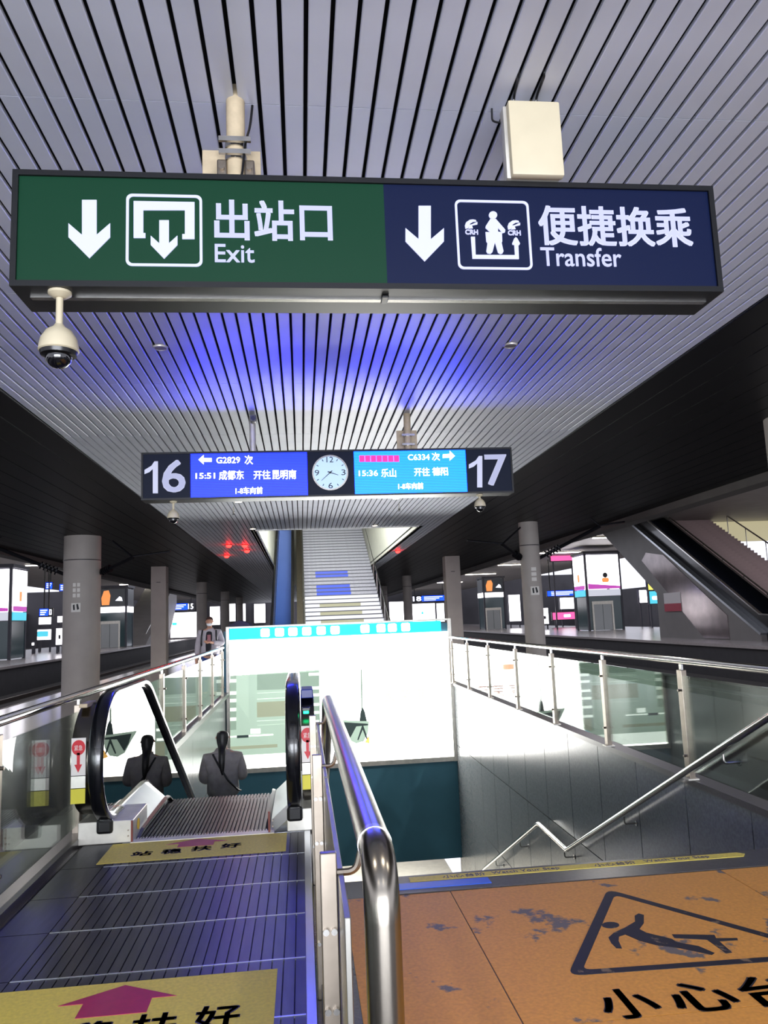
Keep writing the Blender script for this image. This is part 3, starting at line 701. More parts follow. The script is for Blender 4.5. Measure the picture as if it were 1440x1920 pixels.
# moving steps
ESTEP = mat('escalator_step', (30, 34, 48), 0.38, 0.8, 0.1, 6.0)
bm = B()
for k in range(34): box(bm, -1.262+k*0.03, -1.262+k*0.03+0.018, 6.1, 6.497, -0.012, 0.0)
box(bm, -1.262, -0.248, 6.1, 6.497, -0.30, -0.012)
st0 = obj('step', bm, ESTEP, esc); st0['label'] = 'grooved metal escalator step'
z = 0.0; drops = [0, 0, 0.0, 0.05, 0.14]
for k in range(1, 29):
    z -= drops[k] if k < len(drops) else 0.231
    again(st0, (0, 0.4*k, z), esc)
def belt_path(off=0.0):
    R_ = 0.46 - off; pts = [(6.42, 0.16+off)]
    for k in range(0, 19):
        t = math.radians(270 - 10*k); pts.append((6.2 + R_*1.0*math.cos(t), 0.62 + R_*math.sin(t)))
    pts += [(6.6, 1.08-off), (7.0, 1.08-off)]
    y0, z0 = 7.18, 1.08-off
    for k in range(1, 9):
        t = math.radians(29.2*k/8); pts.append((y0 + 0.9*math.sin(t), z0 - 0.9*(1-math.cos(t))))
    y1, z1 = pts[-1]; pts.append((y1+5.0, z1-2.795)); pts.append((y1+10.2, z1-5.70))
    return pts
BP = [(-0.048, 0.014), (-0.034, 0.022), (0.034, 0.022), (0.048, 0.014), (0.053, 0.0), (0.048, -0.022), (0.03, -0.026), (-0.03, -0.026), (-0.048, -0.022), (-0.053, 0.0)]
def balustrade(xb, inner, out, xs, labels):
    """xb belt centre; inner = +1 if the steps lie to +X of it"""
    path = [(xb, y, z) for y, z in belt_path()]
    hb = obj('handrail_belt', sweep(B(), path, BP, up=(1, 0, 0)), RUBBER, esc, 50)
    pi = [(xb, y, z) for y, z in belt_path(0.03)]
    obj('belt_guide', sweep(B(), pi, [(-0.022, 0.012), (0.022, 0.012), (0.022, -0.014), (-0.022, -0.014)], up=(1, 0, 0)), CHROME, esc, 50)
    g = belt_path(0.045); poly = [p for p in g[2:]]
    low = [(17.6, poly[-1][1]-0.85), (7.5, 0.14), (6.3, 0.14)]
    obj('glass_panel', prism(B(), poly + low, xb-0.006, xb+0.006, 'x'), GLASSE, esc)
    # inner skirt and decking
    xi = xb + inner*0.2
    xa2, xb2 = sorted((xi-inner*0.014, xi))
    dk = [(6.04, 0.13), (6.3, 0.185), (7.35, 0.185), (7.5, 0.165), (7.7, 0.085), (17.6, -5.465)]
    pf = [(inner*0.012, 0.0), (inner*0.19, -0.15), (inner*0.19, -0.40), (inner*0.175, -0.40), (inner*0.012, -0.03)]
    obj('inner_decking', sweep(B(), [(xb, y, z) for y, z in dk], pf, up=(1, 0, 0)), ALU, esc)
    obj('decking_edge', sweep(B(), [(xb+inner*0.012, y, z+0.004) for y, z in dk], [(-0.012, 0.006), (0.012, 0.006), (0.012, -0.006), (-0.012, -0.006)], up=(1, 0, 0)), CHROME, esc)
    obj('skirt_brush', sweep(B(), [(xi+inner*0.006, y+0.02, z-0.155) for y, z in dk], [(-0.014, 0.016), (0.014, 0.006), (0.014, -0.006), (-0.014, -0.016)], up=(1, 0, 0)), BLACKP, esc)
    # outer newel casing
    xo0, xo1 = xs
    cs = [(6.9, 0.2), (6.2, 0.2)] + [(6.2 + 0.40*math.cos(math.radians(270-12*k)), 0.61 + 0.41*math.sin(math.radians(270-12*k))) for k in range(1, 15)] + [(6.2, 1.0), (6.5, 1.0), (6.9, 0.95)]
    bm = prism(B(), cs, xo0, xo1, 'x'); bmesh.ops.bevel(bm, geom=[e for e in bm.edges if abs(e.verts[0].co.x-e.verts[1].co.x) < 1e-5], offset=0.012, segments=2, affect='EDGES')
    obj('newel_casing', bm, mat('newel_steel', (120, 116, 108), 0.24, 1.0, 0.05, 4.0), esc, 40)
    # base box
    bb = obj('base_box', bbox(min(xs[0], xb-0.06), max(xs[1], xb+0.06) if inner < 0 else xi-0.002, 6.03, 6.55, 0.012, 0.17, 0.006), PALE, esc)
    obj('inlet_brush', bbox(xb-0.058, xb+0.058, 6.0, 6.05, 0.085, 0.19, 0.02), BLACKP, esc)
    for q in (0.06, 0.1):
        obj('screw', cyl(B(), (xi-inner*0.035, 6.02, q), (xi-inner*0.035, 6.032, q), 0.006, 8), WORN, bb)
    obj('edge_strip', box(B(), *sorted((xi-inner*0.016, xi-inner*0.002)), 6.02, 6.032, 0.012, 0.165), mat('red_brown', (120, 50, 40), 0.5), bb)
    obj('outer_decking', prism(B(), [(6.55, 0.05), (6.55, 0.17), (7.5, 0.17), (17.6, -5.6), (17.6, -6.0), (7.5, 0.0)], *(sorted((xb-inner*0.02, xo0 if inner > 0 else xo1))), 'x'), ALU, esc)
STW = mat('sticker_white', (232, 226, 220), 0.5); STR = mat('sticker_red', (206, 32, 46), 0.45); STY = mat('sticker_yellow', (216, 206, 60), 0.5)
balustrade(-1.455, 1, -1, (-1.645, -1.515), None)
balustrade(-0.085, -1, 1, (-0.025, 0.075), None)
def newel_stickers(xc, w_, yf):
    def s(nm, x0, x1, z0, z1, m, dy=0.0):
        return obj(nm, box(B(), x0, x1, yf-0.004-dy, yf-dy, z0, z1), m, esc)
    base = s('notice_sticker', xc-w_/2, xc+w_/2, 0.545, 0.80, STW)
    obj('notice_disc', prism(B(), [(xc+0.046*math.cos(k*math.pi/10), 0.735+0.052*math.sin(k*math.pi/10)) for k in range(20)], yf-0.007, yf-0.003, 'y'), STR, base)
    obj('notice_arrow', prism(B(), [(xc-0.010, 0.70), (xc+0.010, 0.70), (xc+0.010, 0.62), (xc+0.026, 0.62), (xc, 0.565), (xc-0.026, 0.62), (xc-0.010, 0.62)], yf-0.007, yf-0.003, 'y'), STR, base)
    text('notice_writing', '紧急', (xc-0.028, 0.715, xc+0.028, 0.752), ('y', yf-0.007), STW, base, 0.0, 0.001)
    s('yellow_sticker', xc-w_/2, xc+w_/2, 0.355, 0.455, STY)
    s('clear_band', xc-w_/2, xc+w_/2, 0.46, 0.54, PALE)
newel_stickers(-1.582, 0.098, 5.79)
newel_stickers(0.02, 0.085, 5.79)
NB = mat('control_blue', (30, 44, 120), 0.35)
cb = obj('control_box', bbox(-0.02, 0.07, 5.95, 6.25, 0.98, 1.045, 0.006), NB, esc)
GRN = mat('led_green', (0, 255, 150), 0.4, emit=(20, 255, 160), es=3.0)
obj('status_light', bbox(-0.005, 0.035, 5.79, 5.82, 0.885, 0.91, 0.004), GRN, esc)
obj('status_hood', bbox(-0.014, 0.044, 5.785, 5.83, 0.905, 0.93, 0.004), BLACKP, esc)
cb2 = obj('control_box', bbox(-1.63, -1.57, 5.95, 6.2, 0.99, 1.02, 0.006), CREAMD, esc)
obj('round_badge', prism(B(), [(6.2+0.034*math.cos(k*math.pi/8), 0.10+0.04*math.sin(k*math.pi/8)) for k in range(16)], -1.254, -1.25, 'x'), mat('badge_yellow', (250, 200, 20), 0.4), esc)

# ================================================================== FLOOR GRAPHICS
def wear_mat(name, rgb, rgb2, sc, thr):
    m = mat(name, rgb, 0.62); nt = m.node_tree; p = nt.nodes['Principled BSDF']
    tc = nt.nodes.new('ShaderNodeTexCoord'); n1 = nt.nodes.new('ShaderNodeTexNoise'); n1.inputs['Scale'].default_value = sc; n1.inputs['Detail'].default_value = 9; n1.inputs['Roughness'].default_value = 0.62
    n2 = nt.nodes.new('ShaderNodeTexNoise'); n2.inputs['Scale'].default_value = 60; n2.inputs['Detail'].default_value = 4
    r1 = nt.nodes.new('ShaderNodeValToRGB'); r1.color_ramp.elements[0].position = thr; r1.color_ramp.elements[1].position = thr+0.03
    r2 = nt.nodes.new('ShaderNodeValToRGB'); c = lin(rgb)
    r2.color_ramp.elements[0].color = (*[v*0.72 for v in c], 1); r2.color_ramp.elements[1].color = (*[min(1, v*1.2) for v in c], 1)
    mx = nt.nodes.new('ShaderNodeMix'); mx.data_type = 'RGBA'
    nt.links.new(tc.outputs['Object'], n1.inputs['Vector']); nt.links.new(tc.outputs['Object'], n2.inputs['Vector'])
    nt.links.new(n1.outputs['Fac'], r1.inputs['Fac']); nt.links.new(n2.outputs['Fac'], r2.inputs['Fac'])
    nt.links.new(r1.outputs['Color'], mx.inputs['Factor']); nt.links.new(r2.outputs['Color'], mx.inputs['A'])
    mx.inputs['B'].default_value = (*lin(rgb2), 1)
    nt.links.new(mx.outputs['Result'], p.inputs['Base Color'])
    return m
YEL = wear_mat('worn_orange_film', (226, 158, 70), (112, 104, 98), 2.2, 0.575)
YST = wear_mat('worn_yellow_film', (234, 212, 92), (120, 110, 80), 5.0, 0.70)
INKF = wear_mat('worn_black_print', (34, 32, 40), (122, 104, 84), 6.0, 0.61)
MAG = mat('print_magenta', (176, 40, 84), 0.5, 0.0, 0.1, 20.0)
NAVYI = mat('print_navy', (48, 46, 84), 0.55, 0.0, 0.2, 30.0)
fg = thing('floor_warning_graphic', (2.2, 3.0, 0), 'large worn orange floor graphic with a falling person in a triangle', 'floor sticker')
for xa2, xb2, ya, yb in ((0.20, 0.798, 1.0, 4.56), (0.804, 2.42, 1.0, 3.06), (0.804, 2.42, 3.065, 4.56), (2.425, 3.3, 1.0, 3.06), (2.425, 3.3, 3.065, 4.56)):
    obj('film_panel', box(B(), xa2, xb2, ya, yb, 0.0, 0.004), YEL, fg)
def fstroke(pts, z0=0.004, z1=0.0055, m=INKF, nm='print_stroke', par=fg): return obj(nm, fprism(pts, z0, z1), m, par)
# triangle outline (corners rounded), built from three bars and a rounded corner each
A_, B_, C_ = Vector(az(1143, 1672, 0).xy), Vector(az(1072, 1829, 0).xy), None
dirAC = (Vector(az(1440, 1755, 0).xy) - A_).normalized(); dirBC = (Vector(az(1440, 1803, 0).xy) - B_).normalized()
den = dirAC.x*dirBC.y - dirAC.y*dirBC.x; d_ = B_ - A_
tt = (d_.x*dirBC.y - d_.y*dirBC.x)/den; C_ = A_ + dirAC*tt
tri = [A_, B_, C_]; cen = (A_+B_+C_)/3
def tri_off(k): return [cen + (p-cen)*k for p in tri]
def rounded(poly, r):
    o_ = []
    n = len(poly)
    for i in range(n):
        p0, p, p1 = poly[i-1], poly[i], poly[(i+1) % n]
        a0 = p + (p0-p).normalized()*r; a1 = p + (p1-p).normalized()*r
        for k in range(6):
            t = k/5; o_.append(a0*(1-t)**2 + p*2*t*(1-t) + a1*t*t)
    return o_
o1, i1 = rounded(tri_off(1.04), 0.08), rounded(tri_off(0.90), 0.05)
bm = B(); n = len(o1); V = [[bm.verts.new((q.x, q.y, z)) for q in L] for L in (o1, i1) for z in (0.0055,)]
for k in range(n): bm.faces.new((V[0][k], V[0][(k+1) % n], V[1][(k+1) % n], V[1][k]))
r_ = bmesh.ops.extrude_face_region(bm, geom=list(bm.faces)); 
for v in [g for g in r_['geom'] if isinstance(g, bmesh.types.BMVert)]: v.co.z = 0.004
obj('warning_triangle', bm, INKF, fg)
def Z6(u, v): return (720 + u/2, 1560 + v/2)
fstroke([Z6(850+33*math.cos(k*math.pi/8), 353+12*math.sin(k*math.pi/8)) for k in range(16)], nm='falling_head')
fstroke([Z6(*q) for q in ((842, 400), (862, 382), (905, 362), (942, 340), (940, 318), (955, 309), (975, 315), (975, 345), (958, 368), (985, 382), (1080, 405), (1100, 418), (1180, 432), (1240, 458), (1230, 465), (1110, 440), (1020, 428), (960, 412), (905, 388), (882, 396), (880, 412), (893, 441), (872, 440), (852, 420))], nm='falling_body')
fstroke([Z6(*q) for q in ((1080, 388), (1240, 390), (1246, 403), (1325, 402), (1328, 410), (1258, 414), (1306, 456), (1283, 459), (1212, 408), (1090, 402))], nm='falling_leg')
for s_, u0, v0, u1, v1 in (('小', 800, 590, 1030, 708), ('心', 1060, 565, 1320, 682), ('台', 1330, 540, 1590, 660)):
    p0 = az(*Z6((u0+u1)/2, v1), 0); p1 = az(*Z6((u0+u1)/2, v0), 0); xl = az(*Z6(u0, (v0+v1)/2), 0).x; xr = az(*Z6(u1, (v0+v1)/2), 0).x
    text('lettering', s_, (xl, p0.y, xr, p1.y), ('z', 0.0058), INKF, fg, 0.022, 0.0002)
# nosing strip with printed notice, blue tape
ns = struct('trim_4', box(B(), 0.46, XR-0.03, 4.575, 4.87, -0.02, 0.006), mat('nosing_stone', (78, 74, 76), 0.3, 0.0, 0.2, 40.0), 'dark stone nosing at the top of the stairs')
es = thing('step_notice_strip', (1.65, 4.8, 0.006), 'long yellow watch your step strip on the top step edge', 'floor sticker')
obj('strip_film', prism(B(), [(0.6, 4.755), (2.685, 4.755), (2.72, 4.80), (2.685, 4.835), (0.6, 4.835)], 0.006, 0.008, 'z'), YST, es)
for x, s_, ww in ((0.80, '小心台阶', 0.26), (1.10, 'Watch Your Step', 0.42), (1.74, '小心台阶', 0.26), (2.06, 'Watch Your Step', 0.42)):
    text('lettering', s_, (x, 4.768, x+ww, 4.822), ('z', 0.0085), NAVYI, es, 0.0, 0.0008)
tag(obj('blue_tape', box(B(), 0.50, 1.06, 4.635, 4.735, 0.006, 0.0085), mat('tape_blue', (0, 96, 230), 0.35)), 'bright blue tape strip at the top step corner beside the steel rail', 'tape')
# two yellow floor stickers on the escalator landing
def arrow_sticker(x0, x1, y0, y1, label, arrow, chars):
    t = thing('floor_sticker', ((x0+x1)/2, (y0+y1)/2, 0.0135), label, 'floor sticker', 'yellow stand-firm stickers on the escalator landing')
    obj('sticker_film', box(B(), x0, x1, y0, y1, 0.0135, 0.015), YST, t)
    ax0, ax1, ay0, ay1 = arrow; cx = (ax0+ax1)/2; h_ = ay1-ay0; w_ = ax1-ax0
    obj('arrow', prism(B(), [(cx-w_*0.29, ay0), (cx+w_*0.29, ay0), (cx+w_*0.29, ay0+h_*0.46), (ax1, ay0+h_*0.46), (cx, ay1), (ax0, ay0+h_*0.46), (cx-w_*0.29, ay0+h_*0.46)], 0.015, 0.0165, 'z'), MAG, t)
    for ch, a0, a1, b0, b1 in chars: text('lettering', ch, (a0, b0, a1, b1), ('z', 0.0165), NAVYI, t, 0.02, 0.0008)
    return t
arrow_sticker(-1.42, -0.145, 2.55, 3.735, 'yellow floor sticker with a red arrow nearest the camera on the landing', (-1.04, -0.56, 3.44, 3.70),
    [('站', -1.16, -0.98, 3.2, 3.40), ('稳', -0.94, -0.75, 3.2, 3.40), ('扶', -0.70, -0.52, 3.22, 3.42), ('好', -0.46, -0.28, 3.24, 3.44)])
arrow_sticker(-1.39, -0.145, 5.535, 6.0, 'faded yellow floor sticker with a magenta arrow in front of the escalator comb', (-1.0, -0.57, 5.81, 5.99),
    [('站', -1.20, -1.06, 5.66, 5.76), ('稳', -1.0, -0.86, 5.66, 5.77), ('扶', -0.80, -0.66, 5.68, 5.79), ('好', -0.6, -0.46, 5.70, 5.81)])

# ================================================================== GLOWING ADVERT AT THE STAIRWELL END
AY = 17.8
adv = thing('advert_lightbox', (0.85, AY, -1.65), 'huge glowing white advert lightbox with a room interior at the stairwell end', 'lightbox')
ax0, ax1 = -1.68, 3.40
obj('light_panel', box(B(), ax0+0.05, ax1-0.05, AY, AY+0.02, -1.60, 1.20), ADW, adv)
obj('frame', (lambda b: (box(b, ax0-0.02, ax0+0.05, AY-0.06, AY+0.02, -1.70, 1.50), box(b, ax1-0.05, ax1+0.03, AY-0.06, AY+0.02, -1.70, 1.50), box(b, ax0+0.05, ax1-0.05, AY-0.04, AY+0.02, -1.70, -1.60),
    box(b, ax0+0.05, ax1-0.05, AY-0.03, AY+0.02, 1.46, 1.50), b)[-1])(B()), PALE, adv)
hd = obj('header_strip', box(B(), ax0+0.06, ax1-0.2, AY-0.02, AY+0.02, 1.22, 1.455), ADCY, adv)
for px in (497, 524, 549, 575, 602, 628, 684, 714, 735, 760):
    q = ay(px, 1179-(px-500)*0.04, AY)
    obj('header_glyph', prism(B(), rrect(q.x-0.1, q.x+0.1, 1.245, 1.43, 0.04), AY-0.026, AY-0.02, 'y'), ADW, hd)
def P(x0, y0, x1, y1, m, nm='print_patch', t=0.004, lay=0):
    bm = pbox(x0, y0, x1, y1, AY-0.004*lay, t); return obj(nm, bm, m, adv)
def PP(pts, m, nm='print_patch', lay=0): return obj(nm, pprism(pts, AY-0.004*lay, 0.004), m, adv)
PP([(431, 1267), (599, 1256), (600, 1428), (431, 1436)], ADG, 'print_room', 0)
PP([(431, 1268), (443, 1267), (443, 1368), (431, 1369)], ADG2, 'print_shelf_unit', 1)
for y in (1273, 1296, 1310, 1327, 1345): P(431, y, 443, y+7, STRIPB, 'print_shelf', 0.004, 2)
PP([(482, 1265), (540, 1262), (540, 1292), (482, 1294)], ADG2, 'print_cabinet', 1); PP([(541, 1262), (577, 1260), (577, 1291), (541, 1292)], ADG2, 'print_cabinet', 1)
P(482, 1295, 577, 1300, STRIPB, 'print_counter', 0.004, 1); P(482, 1306, 577, 1311, ADL, 'print_counter', 0.004, 1)
P(482, 1312, 577, 1345, ADG3, 'print_cabinet', 0.004, 1); P(482, 1348, 560, 1352, ADL, 'print_counter', 0.004, 1); P(482, 1356, 560, 1360, STRIPB, 'print_counter', 0.004, 1)
P(579, 1259, 598, 1400, ADG2, 'print_shelf_unit', 0.004, 1)
for y in (1261, 1287, 1300, 1318, 1333, 1350, 1368): P(579, y, 598, y+6, ADL, 'print_shelf', 0.004, 2)
P(431, 1376, 512, 1383, ADL, 'print_tray', 0.004, 1); P(470, 1366, 488, 1376, ADL, 'print_bowl', 0.004, 1); P(444, 1378, 466, 1384, ADD, 'print_tray_foot', 0.004, 2)
P(431, 1395, 520, 1406, ADG3, 'print_sofa', 0.004, 1); P(431, 1408, 600, 1440, ADL, 'print_table', 0.004, 1)
P(584, 1375, 600, 1402, ADG3, 'print_sofa', 0.004, 2)
P(626, 1257, 672, 1259, ADG3, 'print_line', 0.004, 0); PP([(676, 1256), (679, 1254), (680, 1330), (677, 1330)], ADG2, 'print_line', 0)
PP([(632, 1350), (692, 1352), (690, 1375), (682, 1390), (668, 1394), (655, 1388), (646, 1372)], ADG, 'print_corner_room', 0)
PP([(642, 1354), (690, 1357), (690, 1360), (668, 1362), (656, 1385), (648, 1372)], ADD, 'print_desk', 1)
PP([(676, 1334), (680, 1326), (684, 1334), (688, 1352), (674, 1352)], ADD, 'print_vase', 1)
PP([(679, 1360), (681, 1360), (690, 1386), (687, 1386), (680, 1368), (672, 1388), (670, 1387)], ADD, 'print_tripod', 1)
PP([(684, 1392), (692, 1378), (693, 1394)], ADO, 'print_accent', 1)
text('lettering', '家 荣 菲', prect(720, 1290, 800, 1318, AY), ('y', AY-0.002), ADT, adv, 0.01, 0.002)
obj('logo_tag', pbox(725, 1255, 748, 1266, AY, 0.006), ADRED, adv)

# ================================================================== UPPER STAIRS AND ESCALATOR FAR AHEAD
us = thing('upper_stairs', (1.6, 30, 0), 'wide grey stairs rising through the ceiling opening ahead', 'stairs')
USM = mat('upper_step', (150, 150, 156), 0.45, 0.0, 0.1, 20.0); NOSE = mat('step_nosing', (70, 70, 76), 0.5)
RPALE = mat('riser_pale', (206, 206, 210), 0.5); YSTK = mat('riser_olive', (150, 148, 120), 0.5); RBLUE = mat('riser_blue', (50, 76, 190), 0.4)
UX0, UX1, UY, UR, UT = 0.12, 3.06, 26.0, 0.16, 0.32
f0 = n0 = None
for k in range(46):
    d = Vector((0, k*UT, k*UR))
    if f0 is None:
        f0 = obj('step', box(B(), UX0, UX1, UY, UY+UT+0.05, 0, UR), USM, us)
        n0 = obj('step_nosing', box(B(), UX0, UX1, UY-0.012, UY+0.05, UR-0.028, UR+0.004), NOSE, us); c = f0
    else: c = again(f0, d, us); again(n0, d, us)
    def band_on(x0, x1, m): obj('riser_band', box(B(), x0, x1, UY+k*UT-0.004, UY+k*UT+0.002, k*UR+0.008, k*UR+UR-0.032), m, c)
    if k < 16: band_on(UX0+0.02, UX1-0.02, RPALE) if k not in (9, 11, 13) else (band_on(UX0+0.02, 0.7, RPALE), band_on(0.7, 2.3, YSTK), band_on(2.3, UX1-0.02, RPALE))  # lower risers carry pale bands, some partly olive
    if k in (16, 17, 18): band_on(0.62, 2.0, RBLUE)  # blue bands across part of these risers
    if k in (21, 22): band_on(0.62, 2.0, RBLUE)
obj('stair_soffit', prism(B(), [(UY+0.1, -0.02), (UY+0.4, -0.02), (41.2, 7.36), (41.2, 7.0), (27, -0.02)], UX0, UX1, 'x'), CONC, us)
for x in (UX0-0.02, UX1+0.02):
    obj('handrail', tube(B(), round_path([(x, 25.6, 0.05), (x, 25.6, 0.95), (x, 26.2, 0.98), (x, 40.7, 8.23)], 0.1), 0.03, 10), STEEL, us, 60)
    p0 = None
    for k in range(12):
        y = 26.2 + k*1.28; z = (y-26)*0.5
        if p0 is None: p0 = obj('baluster', cyl(B(), (x, y, z), (x, y, z+0.9), 0.016, 8), STEEL, us)
        else: again(p0, (0, k*1.28, k*0.64), us)
ue = thing('upper_escalator', (-0.7, 30, 0), 'narrow dark blue stepped escalator rising left of the upper stairs', 'escalator')
UEM = mat('upper_escalator_step', (36, 70, 130), 0.4, 0.3)
f0 = None
for k in range(36):
    if f0 is None: f0 = obj('step', box(B(), -1.0, -0.4, 26.4, 26.85, -0.02, 0.205), UEM, ue)
    else: again(f0, (0, 0.4*k, 0.2*k), ue)
for xa2, xb2 in ((-1.11, -1.01), (-0.39, -0.29), (-0.17, 0.06)):
    obj('balustrade', prism(B(), [(25.6, 0.0), (25.5, 0.6), (25.75, 0.9), (26.4, 0.95), (41, 8.2), (41, 7.0), (27, 0.0)], xa2, xb2, 'x'), WORN, ue)
    if xb2 < 0: obj('handrail_belt', sweep(B(), [((xa2+xb2)/2, y, z) for y, z in ((25.5, 0.6), (25.75, 0.93), (26.4, 0.98), (41, 8.23))], [(-0.045, 0.02), (0.045, 0.02), (0.045, -0.02), (-0.045, -0.02)]), RUBBER, ue)

# ================================================================== COLUMNS
ARM = mat('catenary_arm', (26, 26, 32), 0.4, 0.6)
STEN = mat('stencil_white', (226, 222, 216), 0.6)
def column(x, y, r, label, square=False, arms=(), marks=False):
    t = thing('column', (x, y, 0), label, 'column', 'platform columns')
    if square: obj('shaft', bbox(x-r, x+r, y-r, y+r, 0, CEIL+0.02, 0.03), CONC, t)
    else: obj('shaft', cyl(B(), (x, y, 0), (x, y, CEIL+0.02), r, 40), CONC, t, 40)
    obj('collar', cyl(B(), (x, y, CEIL-0.62), (x, y, CEIL-0.6), r+0.012, 28), ARM, t, 40)
    for s_, dz, ln in arms:
        p0 = Vector((x+s_*r*0.9, y, 2.95)); p1 = Vector((x+s_*(r+ln), y-0.5, 2.95+dz))
        a_ = obj('catenary_arm', tube(B(), [p0, p1], 0.045, 8), ARM, t)
        obj('insulator', (lambda b: ([cyl(b, p0.lerp(p1, 0.12+0.05*k), p0.lerp(p1, 0.14+0.05*k), 0.10, 10) for k in range(5)], b)[-1])(B()), ARM, a_)
        obj('stay_rod', tube(B(), [p1, p1 + Vector((-s_*0.5, 0, 0.42))], 0.025, 6), ARM, a_)
        obj('contact_bar', tube(B(), [p1 + Vector((0, 0, 0.02)), p1 + Vector((s_*0.9, 0, 0.12))], 0.025, 6), ARM, a_)
    if marks:
        for k in range(2):
            for j in range(3):
                ang = math.radians(-98 + k*13); xx, yy = x+math.cos(ang)*r, y+math.sin(ang)*r
                obj('stencil_mark', box(B(), xx-0.035, xx+0.035, yy-0.012, yy+0.02, 2.62-j*0.13, 2.71-j*0.13), STEN, t)
        ang = math.radians(-92); xx, yy = x+math.cos(ang)*r, y+math.sin(ang)*r
        nb = obj('notice', bbox(xx-0.11, xx+0.11, yy-0.02, yy+0.02, 2.0, 2.22, 0.003), STEN, t)
        obj('notice_print', prism(B(), [(xx-0.06, 2.05), (xx-0.02, 2.05), (xx-0.03, 2.19), (xx-0.07, 2.17)], yy-0.024, yy-0.02, 'y'), INK, nb)
        obj('notice_print', prism(B(), [(xx+0.03, 2.05), (xx+0.08, 2.07), (xx+0.05, 2.2), (xx+0.01, 2.19)], yy-0.024, yy-0.02, 'y'), INK, nb)
    return t
column(-5.47, 20.1, 0.445, 'thick round grey column left with a small notice and stencilled marks', arms=((-1, 0.75, 1.6), (1, 0.35, 0.9)), marks=True)
column(-5.5, 31, 0.29, 'square-edged grey column, second from the left', square=True)
column(-5.4, 43, 0.28, 'round grey column behind the masked person')
column(-5.4, 56, 0.3, 'round grey column in the left row right of the masked person')
column(-5.4, 69, 0.3, 'farthest round grey column in the left row')
column(6.36, 8.95, 0.40, 'grey column cut by the right edge of the picture')
column(5.95, 19.5, 0.255, 'slim round grey column right of the stairwell with dark overhead arms', arms=((1, 0.75, 1.5), (-1, 0.35, 0.6)), marks=True)
column(5.97, 30.2, 0.30, 'square grey column just right of the glowing advert', square=True)
column(5.95, 43.2, 0.25, 'round grey column behind the stairs on the right')
column(5.95, 56, 0.28, 'farthest round grey column in the right row')

# ================================================================== NEIGHBOURING PLATFORMS
WHB = mat('ad_white', (245, 242, 245), 0.4, emit=(250, 246, 252), es=2.6)
PUR = mat('ad_purple', (150, 60, 140), 0.4, emit=(160, 60, 150), es=0.9)
DKAD = mat('ad_dark', (26, 30, 34), 0.3, emit=(30, 34, 38), es=0.6)
ORA = mat('ad_orange', (200, 120, 60), 0.4, emit=(210, 130, 70), es=0.9)
BAND = mat('band_grey', (190, 192, 200), 0.4, emit=(190, 194, 206), es=0.6)
CYN = mat('ad_cyan', (70, 170, 190), 0.4, emit=(70, 176, 196), es=0.9)
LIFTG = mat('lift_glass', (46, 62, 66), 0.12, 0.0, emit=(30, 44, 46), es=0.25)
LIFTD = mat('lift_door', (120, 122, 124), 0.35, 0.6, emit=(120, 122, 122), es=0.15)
KFR = mat('lift_frame', (58, 58, 66), 0.45, 0.3)
BLD = mat('far_led_blue', (20, 50, 220), 0.4, emit=(16, 60, 255), es=2.2)
WTX = mat('far_text', (235, 235, 245), 0.4, emit=(225, 230, 250), es=1.4)
PINK = mat('ad_pink', (220, 70, 130), 0.4, emit=(232, 84, 144), es=1.1)
YGR = mat('ad_yellowgreen', (214, 206, 90), 0.4, emit=(214, 206, 96), es=1.0)
